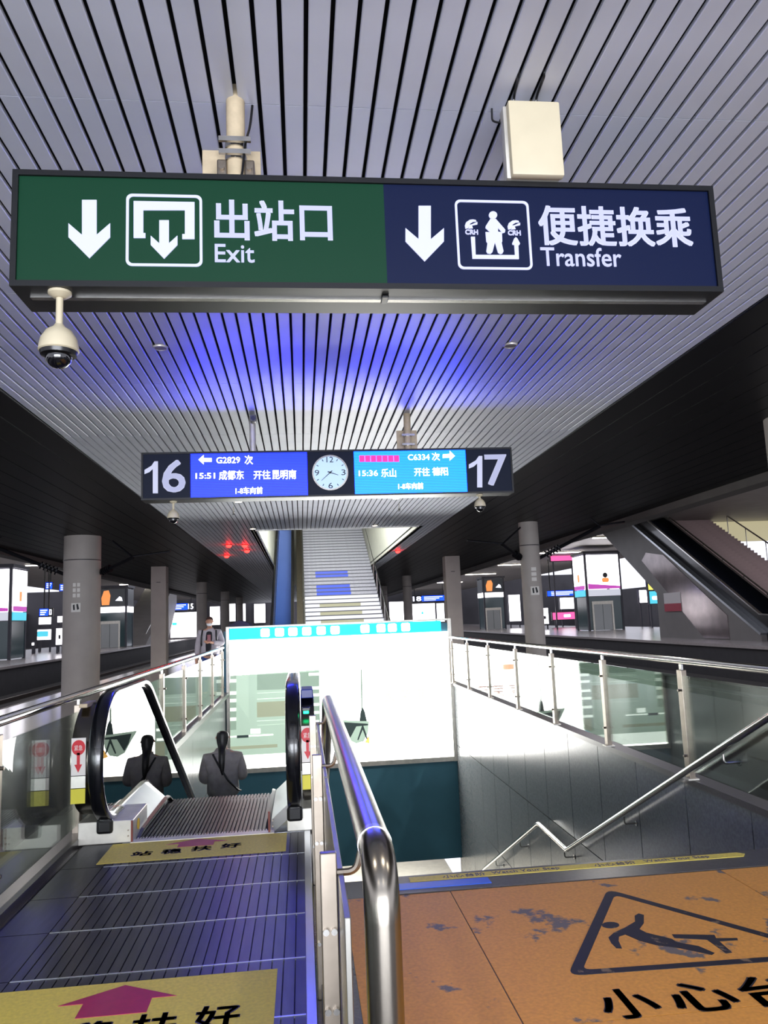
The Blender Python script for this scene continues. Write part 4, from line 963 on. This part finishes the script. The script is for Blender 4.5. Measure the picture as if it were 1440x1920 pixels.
def lift_tower(x0, x1, y0, dep, zt, zb, side, dark, label):
    """glazed lift with adverts round its top; side = +1 shows its +X face"""
    t = thing('lift_tower', ((x0+x1)/2, y0+dep/2, 0), label, 'lift', 'glazed lift towers on the neighbouring platforms')
    y1 = y0+dep; fr = 0.16
    for x in (x0, x1-fr):
        for y in (y0, y1-fr): obj('corner_post', box(B(), x, x+fr, y, y+fr, 0, zt+0.15), KFR, t)
    obj('roof', box(B(), x0-0.1, x1+0.1, y0-0.1, y1+0.1, zt+0.1, zt+0.3), KFR, t)
    for nm, m, za, zc in (('advert', DKAD if dark else WHB, zb, zt), ('sign_band', WHB if dark else BAND, zb-0.55, zb-0.06)):
        fa = obj(nm, box(B(), x0+fr, x1-fr, y0-0.04, y0+0.06, za, zc), m, t)
        xs = (x1-0.04, x1+0.05) if side > 0 else (x0-0.05, x0+0.04)
        sa = obj(nm, box(B(), xs[0], xs[1], y0+fr, y1-fr, za, zc), (WHB if dark and nm == 'sign_band' else (m if nm == 'advert' else CYN)), t)
        if nm == 'advert' and not dark:
            obj('advert_print', prism(B(), [(x0+fr, za), (x1-fr, za), (x1-fr, za+0.18), (x0+fr, za+0.42)], y0-0.05, y0-0.04, 'y'), PUR, fa)
            cx = x0 + (x1-x0)*(0.42 if side > 0 else 0.55)
            obj('advert_print', prism(B(), rrect(cx-0.28, cx+0.28, za+0.5, za+0.85, 0.12), y0-0.05, y0-0.04, 'y'), ORA, fa)
            obj('advert_print', cyl(B(), (cx, y0-0.05, za+1.05), (cx, y0-0.04, za+1.05), 0.2, 14), KFR, fa)
            obj('advert_print', box(B(), xs[0]-0.006, xs[1]+0.006, y0+fr, y1-fr, za, za+0.3), PUR, sa)
            obj('advert_print', box(B(), xs[0]-0.006, xs[1]+0.006, y0+dep*0.45, y0+dep*0.6, za+0.6, za+1.2), ORA, sa)
        if nm == 'advert' and dark:
            obj('advert_print', prism(B(), [(x0+0.35, za+0.1), (x0+0.95, za+0.1), (x0+1.05, za+0.9), (x0+0.9, zc-0.1), (x0+0.5, zc-0.15), (x0+0.3, za+0.7)], y0-0.05, y0-0.04, 'y'), ORA, fa)
            obj('advert_print', prism(B(), [(x1-0.95, za+0.45), (x1-0.35, za+0.4), (x1-0.42, za+0.7), (x1-0.6, za+0.8)], y0-0.05, y0-0.04, 'y'), WTX, fa)
    zd = zb-0.6
    obj('glass_wall', box(B(), x0+fr, x1-fr, y0+0.04, y0+0.08, 0.05, zd), LIFTG, t)
    obj('glass_wall', box(B(), x1-0.08, x1-0.04, y0+fr, y1-fr, 0.05, zd), LIFTG, t); obj('glass_wall', box(B(), x0+0.04, x0+0.08, y0+fr, y1-fr, 0.05, zd), LIFTG, t)
    xm = x0 + (x1-x0)*0.42; fh = min(2.25, zd)
    df = obj('door_frame', (lambda b: (box(b, xm-0.85, xm-0.72, y0-0.06, y0+0.04, 0, fh), box(b, xm+0.72, xm+0.85, y0-0.06, y0+0.04, 0, fh), box(b, xm-0.72, xm+0.72, y0-0.06, y0+0.04, fh-0.25, fh), b)[-1])(B()), PALE, t)
    for s_ in (-1, 1): obj('door_leaf', box(B(), xm+(0.02 if s_ > 0 else -0.7), xm+(0.7 if s_ > 0 else -0.02), y0-0.02, y0+0.03, 0.02, fh-0.26), LIFTD, df)
    return t
lift_tower(-20.6, -17.1, 48, 2.6, 5.35, 2.85, 1, False, 'glazed lift tower with white and purple advert at the left picture edge')
lift_tower(-17.2, -14.8, 68, 2.6, 4.95, 3.5, 1, True, 'dark glazed lift tower with orange advert right of the thick column')
lift_tower(22.0, 24.9, 58, 2.6, 5.85, 3.2, -1, False, 'glazed lift tower with white and purple advert left of the right-hand stairs')
lift_tower(19.1, 21.4, 80, 2.6, 5.25, 3.9, -1, True, 'dark glazed lift tower with orange advert left of the slim right column')
def far_display(px0, py0, px1, py1, Y, num, label, num_left):
    p = prect(px0, py0, px1, py1, Y); t = thing('platform_display', ((p[0]+p[2])/2, Y, p[1]), label, 'display', 'departure displays on the neighbouring platforms')
    obj('housing', box(B(), p[0]-0.05, p[2]+0.05, Y, Y+0.25, p[1]-0.05, p[3]+0.05), BLACK, t)
    w_ = p[2]-p[0]; nx = (p[0], p[0]+w_*0.27) if num_left else (p[2]-w_*0.27, p[2]); sx = (nx[1]+0.05, p[2]) if num_left else (p[0], nx[0]-0.05)
    if not num: sx = (p[0], p[2])
    s_ = obj('led_screen', box(B(), sx[0], sx[1], Y-0.02, Y, p[1], p[3]), BLD, t)
    for k in range(3): obj('led_line', box(B(), sx[0]+(sx[1]-sx[0])*0.1, sx[0]+(sx[1]-sx[0])*(0.9-0.15*k), Y-0.03, Y-0.02, p[3]-(k+1)*(p[3]-p[1])*0.29, p[3]-(k+0.55)*(p[3]-p[1])*0.29), WTX, s_)
    if num: text('lettering', num, (nx[0]+0.04, p[1]+0.05, nx[1]-0.04, p[3]-0.05), ('y', Y-0.01), WTX, t, 0.015, 0.01)
    for x in (p[0]+0.3, p[2]-0.3): obj('hanging_rod', box(B(), x-0.04, x+0.04, Y+0.08, Y+0.16, p[3]+0.05, 6.62), BLACK, t)
far_display(74, 1141, 98, 1155, 62, '13', 'blue platform display numbered 13 left of the thick column', False)
far_display(323, 1131, 363, 1144, 96, '15', 'blue platform display numbered 15 right of the square column', False)
far_display(774, 1116, 834, 1128, 114, '18', 'blue platform display numbered 18 right of the upper stairs', True)
far_display(1027, 1106, 1094, 1118, 72, '', 'cyan blue platform display left of the right-hand lift tower', True)
far_display(112, 1095, 131, 1108, 58, '', 'small blue screen high up just left of the thick column', True)
far_display(86, 1092, 98, 1104, 63, '', 'small dim blue screen high up beside the left lift tower', True)
def ad_box(px0, py0, px1, py1, Y, m, label, deco=None, legs=True):
    p = prect(px0, py0, px1, py1, Y); t = thing('advert_box', ((p[0]+p[2])/2, Y, 0), label, 'advert', 'lit advert boxes across the tracks')
    obj('casing', box(B(), p[0]-0.08, p[2]+0.08, Y, Y+0.3, p[1]-0.08, p[3]+0.08), KFR, t)
    f = obj('light_panel', box(B(), p[0], p[2], Y-0.03, Y, p[1], p[3]), m, t)
    w_, h_ = p[2]-p[0], p[3]-p[1]
    if deco: obj('advert_print', prism(B(), rrect(p[0]+w_*deco[1], p[0]+w_*deco[2], p[1]+h_*deco[3], p[1]+h_*deco[4], 0.1*min(w_, h_)), Y-0.05, Y-0.03, 'y'), deco[0], f)
    if legs:
        for x in (p[0]+0.1*w_, p[2]-0.1*w_): obj('leg', box(B(), x-0.06, x+0.06, Y+0.1, Y+0.2, -0.0, p[1]-0.08), KFR, t)
    return t
for a_ in ((73, 1157, 96, 1171, 66, WHB, 'small white lit advert under the left blue display', None), (70, 1180, 96, 1200, 64, WHB, 'blue and white lit advert low beside the left lift tower', (CYN, 0.0, 0.8, 0.3, 0.85)),
           (105, 1178, 118, 1209, 58, WHB, 'narrow upright lit advert left of the thick column', (KFR, 0.35, 0.7, 0.35, 0.6)), (108, 1155, 125, 1167, 62, WHB, 'very bright square lamp panel left of the thick column', None),
           (320, 1147, 378, 1196, 98, WHB, 'huge white lit advert between the square column and the masked person', (CYN, 0.05, 0.2, 0.5, 0.6)), (394, 1137, 412, 1172, 130, WHB, 'white lit advert right of the masked person', None),
           (430, 1132, 441, 1165, 151.6, WHB, 'narrow white lit advert above the cyan header, left one', None), (449, 1132, 460, 1165, 151.6, WHB, 'narrow white lit advert above the cyan header, middle one', None), (477, 1132, 497, 1168, 151.6, WHB, 'white lit advert left of the upper escalator', None),
           (773, 1131, 815, 1166, 116, WHB, 'wide white lit advert right of the round columns under a blue display', (CYN, 0.4, 0.5, 0.4, 0.55)), (731, 1128, 756, 1166, 140, WHB, 'white lit advert right of the upper stairs', None), (820, 1131, 832, 1166, 102, WHB, 'narrow white lit advert left of the square right column', None),
           (956, 1115, 974, 1165, 84, WHB, 'tall white lit advert left of the slim right column', None), (1014, 1140, 1027, 1170, 70, WHB, 'narrow white lit advert right of the slim column', (KFR, 0.3, 0.7, 0.3, 0.5)),
           (1051, 1120, 1080, 1142, 80, WHB, 'white lit poster under the cyan display', None), (1037, 1147, 1087, 1162, 78, PINK, 'pink lit banner under the cyan display', (WTX, 0.4, 0.65, 0.3, 0.7)),
           (1033, 1033, 1076, 1052, 68, PINK, 'pink lit banner high under the right canopy', None), (1216, 1075, 1235, 1106, 62, YGR, 'yellow lit advert beside the right lift tower', (ORA, 0.3, 0.7, 0.1, 0.9)), (1219, 1108, 1238, 1132, 61, CYN, 'pale cyan lit advert beneath the yellow one', (WTX, 0.2, 0.8, 0.3, 0.6)),
           (1200, 1106, 1216, 1130, 66, WHB, 'round-topped white lit advert beside the right lift tower', None), (60, 1205, 64, 1210, 60, WHB, 'tiny white lamp panel by the left lift tower', None)):
    ad_box(*a_)
# ramped stair and escalator block across the tracks on the right
rs = thing('side_stair_block', (21.5, 36, 0), 'grey concrete stair and escalator block across the tracks on the right', 'stairs')
SCON = mat('stair_concrete', (104, 100, 98), 0.45, 0.0, 0.1, 1.2)
obj('side_wall', prism(B(), [(32.2, 0), (39.8, 0), (39.8, 2.35), (46.5, 6.3), (46.5, 7.0), (43.5, 7.0), (30.6, 0.25), (30.6, 0)], 19.0, 19.25, 'x'), SCON, rs)
obj('side_cladding', prism(B(), [(33.0, 0.05), (35.2, 0.05), (41.2, 4.2), (40.6, 4.6), (38.6, 4.3), (33.0, 1.1)], 18.96, 19.0, 'x'), mat('polished_clad', (140, 130, 130), 0.12, 0.6, 0.2, 1.5), rs)
obj('wall_trim', sweep(B(), [(19.12, y, z) for y, z in ((30.6, 0.3), (43.5, 7.06))], [(-0.16, 0.06), (0.16, 0.06), (0.16, -0.05), (-0.16, -0.05)]), ALU, rs)
ps = obj('poster', box(B(), 18.94, 18.96, 37.1, 38.9, 1.35, 2.3), mat('poster_grey', (190, 184, 184), 0.4), rs); obj('poster_band', box(B(), 18.93, 18.945, 37.1, 38.9, 1.35, 1.75), mat('poster_red', (150, 20, 50), 0.4), ps)
for xa2 in (19.25, 20.45):
    obj('escalator_balustrade', prism(B(), [(29.8, 0), (29.6, 0.7), (30.0, 1.05), (31, 1.1), (43, 7.6), (43, 6.6), (31, 0)], xa2, xa2+0.12, 'x'), RUBBER, rs)
    obj('escalator_trim', sweep(B(), [(xa2+0.06, y, z) for y, z in ((30.0, 1.08), (31, 1.13), (43, 7.63))], [(-0.07, 0.03), (0.07, 0.03), (0.07, -0.03), (-0.07, -0.03)]), CHROME, rs)
f0 = None
RST = mat('pink_step', (168, 142, 138), 0.5, 0.0, 0.1, 3.0)
for k in range(42):
    if f0 is None:
        f0 = obj('step', box(B(), 20.9, 24.2, 31.0, 31.35, 0, 0.16), RST, rs); e0 = obj('escalator_step', box(B(), 19.37, 20.45, 30.8, 31.25, 0, 0.16), ESTEP, rs)
    else: again(f0, (0, k*0.29, k*0.158), rs); again(e0, (0, k*0.29, k*0.158), rs)
obj('stair_soffit', prism(B(), [(31.2, 0.0), (32.3, 0.0), (44, 6.4), (44, 6.7), (43.2, 6.62)], 19.3, 24.2, 'x'), SCON, rs)
for x in (20.8, 24.25):
    obj('handrail', tube(B(), [(x, 30.8, 1.0), (x, 43.2, 7.7)], 0.04, 8), CHROME, rs)
    for k in range(8): obj('baluster', cyl(B(), (x, 31.0+k*1.7, k*0.918+0.1), (x, 31.0+k*1.7, 1.1+k*0.918), 0.025, 6), STEEL, rs)
LCREAM = mat('upper_hall_cream', (214, 206, 170), 0.6, emit=(210, 200, 160), es=0.35)  # glow put into the wall in place of the hall's light
struct('wall_upper_hall', bbox(21.0, 36, 44.2, 44.6, 5.4, 9.0), LCREAM, 'cream wall of the upper hall above the right-hand stairs')
struct('bridge_beam', bbox(9.2, 40, 44.5, 47.5, 7.0, 8.2), BEAM, 'grey concrete bridge beam above the right-hand stairs')
# the left neighbour has such a block too, far back
lb = thing('far_stair_block', (-14.5, 84, 0), 'dark slanting stair block right of the left dark lift tower', 'stairs')
obj('side_wall', prism(B(), [(74, 0.0), (86, 0.0), (92, 4.2), (92, 5.9), (89, 5.9)], -17.4, -14.4, 'x'), SCON, lb)
obj('handrail', tube(B(), [(-14.4, 74, 1.0), (-14.4, 88.5, 6.3)], 0.05, 8), CHROME, lb)
# glowing strips added under the canopies to brighten the neighbouring platforms
FILLM = mat('fill_strip', (255, 250, 240), 0.4, emit=(255, 246, 232), es=9.0)
for sx, nm in ((-18.5, 'left'), (22.0, 'right')):
    for k, y in enumerate((48, 60, 74, 90, 110)):
        y = y + (3 if sx > 0 else 0)
        t = thing('fill_strip', (sx, y, 6.5), '%s added light strip under the %s neighbouring canopy' % (('nearest', 'second nearest', 'third nearest', 'second farthest', 'farthest')[k], nm), 'lamp', 'added light strips under the neighbouring canopies')
        obj('strip_body', box(B(), sx-2.0, sx+2.0, y-0.15, y+0.15, 6.52, 6.6), PALE, t); obj('strip_glow', box(B(), sx-1.9, sx+1.9, y-0.1, y+0.1, 6.47, 6.52), FILLM, t)
# overhead wires
for k, (x, z) in enumerate(((-9.2, 5.3), (-12.0, 5.3), (10.0, 5.3), (14.0, 5.3))):
    tag(obj('overhead_wire', tube(B(), [(x, -4, z), (x, 140, z)], 0.012, 5), ARM), ('black overhead wire above the near left track', 'black overhead wire above the far left track', 'black overhead wire above the near right track', 'black overhead wire above the far right track')[k], 'wire', 'overhead wires')
# covered cart behind the advert header
ct = thing('covered_cart', (-2.35, 31, 0), 'dark covered platform cart left of the upper escalator', 'cart')
obj('cover', prism(B(), [(-2.95, 0.45), (-1.85, 0.45), (-1.8, 1.2), (-2.05, 1.58), (-2.4, 1.70), (-2.75, 1.55), (-3.0, 1.2)], 30.2, 32, 'y'), mat('tarp_navy', (40, 40, 78), 0.6, 0.0, 0.2, 3.0), ct)
obj('cover_band', box(B(), -2.98, -1.82, 30.17, 30.2, 1.2, 1.3), STEN, ct)
for x in (-2.85, -1.95):
    for y in (30.5, 31.7): obj('wheel', cyl(B(), (x-0.05, y, 0.22), (x+0.05, y, 0.22), 0.22, 14), RUBBER, ct)
obj('chassis', box(B(), -2.95, -1.85, 30.2, 32, 0.3, 0.45), KFR, ct)

# ================================================================== PEOPLE
def skin_mesh(verts, edges, rad, sub=2, root=0):
    me = bpy.data.meshes.new('skin'); me.from_pydata(verts, edges, []); o = bpy.data.objects.new('skin', me); COL.objects.link(o)
    md = o.modifiers.new('s', 'SKIN'); md.use_smooth_shade = True; ss = o.modifiers.new('u', 'SUBSURF'); ss.levels = sub; ss.render_levels = sub
    for i, r in enumerate(rad):
        me.skin_vertices[0].data[i].radius = r if isinstance(r, tuple) else (r, r); me.skin_vertices[0].data[i].use_root = (i == root)
    dg = bpy.context.evaluated_depsgraph_get(); out = bpy.data.meshes.new_from_object(o.evaluated_get(dg))
    bpy.data.objects.remove(o); return out
class Sk:
    def __init__(s): s.v = []; s.e = []; s.r = []
    def chain(s, start, pts):
        prev = start
        for p, r in pts:
            s.v.append(p); s.r.append(r); i = len(s.v)-1
            if prev is not None: s.e.append((prev, i))
            prev = i
        return prev
def hand(sk, wrist, d, spread, curl):
    """palm and five fingers of unequal length; d = pointing direction, spread = across the palm, curl = bend direction"""
    d, spread, curl = Vector(d).normalized(), Vector(spread).normalized(), Vector(curl).normalized(); w_ = Vector(sk.v[wrist])
    palm = sk.chain(wrist, [(tuple(w_ + d*0.045), (0.034, 0.016)), (tuple(w_ + d*0.085), (0.036, 0.015))]); pv = Vector(sk.v[palm])
    for k, ln in enumerate((0.068, 0.078, 0.072, 0.055)):
        b0 = pv + spread*(0.027 - 0.018*k) + d*0.006
        sk.chain(palm, [(tuple(b0 + d*ln*0.4), 0.009), (tuple(b0 + d*ln*0.7 + curl*ln*0.3), 0.0085), (tuple(b0 + d*ln*0.8 + curl*ln*0.6), 0.0075)])
    b0 = w_ + d*0.035 + spread*0.036
    sk.chain(palm-1, [(tuple(b0), 0.012), (tuple(b0 + d*0.03 + spread*0.02), 0.0095), (tuple(b0 + d*0.055 + spread*0.015 + curl*0.012), 0.008)])
def make_person(loc, rz, H, name_label, mats, arms, female):
    k = H/1.7
    def S(p): return (p[0]*k, p[1]*k, p[2]*k)
    R_ = Matrix.Translation(Vector(loc)) @ Matrix.Rotation(rz, 4, 'Z')
    t = thing('person', loc, name_label, 'person')
    def addm(nm, me, m, sm=60): me.transform(R_); return put(nm, me, m, t, sm)
    sk = Sk(); pel = sk.chain(None, [(S((0, 0, 0.93)), (0.13*k, 0.1*k))])
    ch = sk.chain(pel, [(S((0, 0, 1.08)), (0.115*k, 0.085*k)), (S((0, -0.005, 1.26)), (0.14*k, 0.095*k)), (S((0, -0.01, 1.38)), (0.11*k, 0.075*k))])
    hd = sk.chain(ch, [(S((0, 0.0, 1.465)), 0.05*k), (S((0, 0.02, 1.53)), (0.062*k, 0.078*k)), (S((0, 0.02, 1.60)), (0.074*k, 0.092*k)), (S((0, 0.012, 1.665)), (0.055*k, 0.07*k))])
    sk.chain(hd-1, [(S((0, 0.115, 1.585)), 0.016*k), (S((0, 0.128, 1.57)), 0.010*k)])           # nose
    for s_ in (-1, 1):
        sk.chain(hd-1, [(S((s_*0.08, 0.01, 1.60)), (0.008*k, 0.02*k)), (S((s_*0.092, 0.0, 1.605)), (0.006*k, 0.02*k))])   # ears
        sk.chain(pel, [(S((s_*0.09, 0, 0.86)), 0.088*k), (S((s_*0.10, 0.015, 0.5)), 0.06*k), (S((s_*0.10, -0.015, 0.28)), 0.052*k), (S((s_*0.10, -0.02, 0.09)), 0.04*k), (S((s_*0.105, 0.06, 0.045)), 0.04*k), (S((s_*0.11, 0.15, 0.035)), 0.032*k)])
        sh, el, wr = arms[s_]
        w_ = sk.chain(ch, [(S(sh), 0.058*k), (S(tuple((a+b)/2 for a, b in zip(sh, el))), 0.048*k), (S(el), 0.043*k), (S(tuple((a+b)/2 for a, b in zip(el, wr))), 0.04*k), (S(wr), 0.028*k)])
        hand(sk, w_, Vector(wr)-Vector(el), (-s_*0.4, 0, 0.9), (-s_, 0.3, 0))
    addm('body', skin_mesh(sk.v, sk.e, sk.r), mats['skin'])
    # jacket
    sk = Sk(); w0 = 0.215 if female else 0.20
    b0 = sk.chain(None, [(S((0, 0, 0.86)), (w0*k, 0.155*k))])
    c0 = sk.chain(b0, [(S((0, 0, 0.94)), ((w0+0.012)*k, 0.165*k)), (S((0, -0.005, 1.12)), ((w0-0.005)*k, 0.16*k)), (S((0, -0.01, 1.30)), ((w0-0.015)*k, 0.14*k)), (S((0, -0.012, 1.41)), (0.12*k, 0.09*k))])
    sk.chain(c0, [(S((0, -0.005, 1.475)), (0.078*k, 0.072*k))])
    for s_ in (-1, 1):
        sh, el, wr = arms[s_]
        sk.chain(c0-1, [(S((sh[0]*1.06, sh[1], sh[2]-0.01)), 0.085*k), (S(tuple((a+b)/2 for a, b in zip(sh, el))), 0.08*k), (S(el), 0.076*k), (S(tuple((a+b)/2 for a, b in zip(el, wr))), 0.066*k), (S(tuple(a*0.12+b*0.88 for a, b in zip(el, wr))), 0.05*k)])
    addm('jacket', skin_mesh(sk.v, sk.e, sk.r), mats['jacket'])
    sk = Sk(); p0 = sk.chain(None, [(S((0, 0, 0.92)), (0.15*k, 0.115*k))])
    for s_ in (-1, 1): sk.chain(p0, [(S((s_*0.09, 0, 0.82)), 0.105*k), (S((s_*0.10, 0.015, 0.5)), 0.078*k), (S((s_*0.10, -0.015, 0.28)), 0.068*k), (S((s_*0.10, -0.02, 0.10)), 0.062*k)])
    addm('trousers', skin_mesh(sk.v, sk.e, sk.r), mats['trousers'])
    for s_ in (-1, 1):
        sk = Sk(); sk.chain(None, [(S((s_*0.10, -0.05, 0.05)), (0.046*k, 0.048*k)), (S((s_*0.105, 0.05, 0.045)), (0.048*k, 0.046*k)), (S((s_*0.112, 0.17, 0.04)), (0.046*k, 0.036*k))])
        addm('shoe', skin_mesh(sk.v, sk.e, sk.r), mats['shoe'])
    return t, R_, k, S, addm
SKIN = mat('skin_tone', (188, 140, 118), 0.55, 0.0, 0.05, 20.0)
HAIR = mat('hair_black', (20, 17, 18), 0.45, 0.0, 0.2, 40.0, stretch=(6, 6, 1))
JACK = mat('jacket_grey', (156, 150, 148), 0.8, 0.0, 0.15, 14.0, bump=0.3)
JACK2 = mat('jacket_pale', (168, 162, 172), 0.75, 0.0, 0.1, 10.0, bump=0.2)
DENIM = mat('denim', (54, 76, 140), 0.8, 0.0, 0.25, 30.0); BPANT = mat('black_trousers', (18, 18, 22), 0.7); SHOE = mat('shoe_dark', (28, 28, 32), 0.5)
# woman on the escalator, seen from behind
wt, R_, k, S, addm = make_person((-1.0, 9.9, -1.345), 0.0, 1.62, 'person with a long dark ponytail and grey puffy jacket riding the escalator down',
    {'skin': SKIN, 'jacket': JACK, 'trousers': BPANT, 'shoe': SHOE}, {-1: ((-0.19, -0.01, 1.36), (-0.25, -0.02, 1.10), (-0.16, 0.2, 1.04)), 1: ((0.19, -0.01, 1.36), (0.26, 0.0, 1.10), (0.12, 0.22, 1.12))}, True)
sk = Sk(); h0 = sk.chain(None, [(S((0, 0.005, 1.69)), (0.065*k, 0.075*k)), (S((0, -0.01, 1.635)), (0.09*k, 0.095*k)), (S((0, -0.03, 1.56)), (0.085*k, 0.075*k)), (S((0, -0.075, 1.49)), (0.055*k, 0.045*k)), (S((0, -0.135, 1.42)), (0.045*k, 0.035*k)), (S((0.0, -0.165, 1.32)), (0.042*k, 0.03*k)), (S((0.005, -0.17, 1.22)), (0.028*k, 0.02*k)), (S((0.008, -0.168, 1.16)), 0.008*k)])
addm('hair', skin_mesh(sk.v, sk.e, sk.r), HAIR)
sk = Sk(); sk.chain(None, [(S((-0.12, -0.10, 1.42)), 0.012), (S((-0.03, -0.165, 1.27)), 0.012), (S((0.08, -0.18, 1.10)), 0.012), (S((0.19, -0.12, 0.97)), 0.012), (S((0.225, 0.0, 0.93)), 0.012)])
addm('bag_strap', skin_mesh(sk.v, sk.e, sk.r, 1), SHOE)
# masked man walking beside the left railing
mt_, R_, k, S, addm = make_person((-2.03, 17.5, 0.0), math.pi, 1.73, 'person in a pale jacket, dark shirt, jeans and white face mask behind the left railing',
    {'skin': SKIN, 'jacket': JACK2, 'trousers': DENIM, 'shoe': SHOE}, {-1: ((-0.19, -0.01, 1.38), (-0.27, -0.02, 1.12), (-0.06, 0.24, 1.16)), 1: ((0.19, -0.01, 1.38), (0.25, -0.03, 1.10), (0.27, 0.06, 0.86))}, False)
sk = Sk(); sk.chain(None, [(S((0, 0.03, 1.69)), (0.07*k, 0.075*k)), (S((0, -0.005, 1.645)), (0.088*k, 0.095*k)), (S((0, -0.045, 1.58)), (0.078*k, 0.05*k))])
addm('hair', skin_mesh(sk.v, sk.e, sk.r), mat('hair_brown', (70, 44, 40), 0.6, 0.0, 0.2, 40.0))
sk = Sk(); sk.chain(None, [(S((0, 0.055, 1.59)), (0.068*k, 0.062*k)), (S((0, 0.06, 1.545)), (0.066*k, 0.068*k)), (S((0, 0.05, 1.505)), (0.05*k, 0.05*k))])
addm('face_mask', skin_mesh(sk.v, sk.e, sk.r), mat('mask_white', (236, 238, 242), 0.8))
for s_ in (-1, 1):
    sk = Sk(); sk.chain(None, [(S((s_*0.028, 0.099, 1.62)), 0.009), (S((s_*0.034, 0.098, 1.62)), 0.008)]); addm('eye', skin_mesh(sk.v, sk.e, sk.r, 1), INK)
sk = Sk(); sk.chain(None, [(S((0, 0.085, 1.40)), (0.06*k, 0.045*k)), (S((0, 0.12, 1.28)), (0.075*k, 0.06*k)), (S((0.01, 0.13, 1.08)), (0.07*k, 0.06*k)), (S((0.01, 0.12, 0.90)), (0.06*k, 0.055*k))])
addm('shirt', skin_mesh(sk.v, sk.e, sk.r), mat('shirt_black', (22, 22, 34), 0.8))
q = R_ @ Vector(S((-0.02, 0.30, 1.20)))
tag(obj('phone', bbox(q.x-0.037, q.x+0.037, q.y-0.006, q.y+0.006, q.z-0.01, q.z+0.13, 0.004), mat('phone_red', (120, 40, 56), 0.4)), 'dark red phone held by the masked person behind the railing', 'phone')
for s_ in (-1, 1):
    sk = Sk(); sk.chain(None, [(S((s_*0.13, -0.08, 1.44)), (0.02, 0.012)), (S((s_*0.145, 0.06, 1.42)), (0.02, 0.012)), (S((s_*0.155, 0.145, 1.30)), (0.02, 0.012)), (S((s_*0.165, 0.13, 1.14)), (0.02, 0.012)), (S((s_*0.17, -0.05, 1.02)), (0.02, 0.012))])
    addm('backpack_strap', skin_mesh(sk.v, sk.e, sk.r, 1), SHOE)
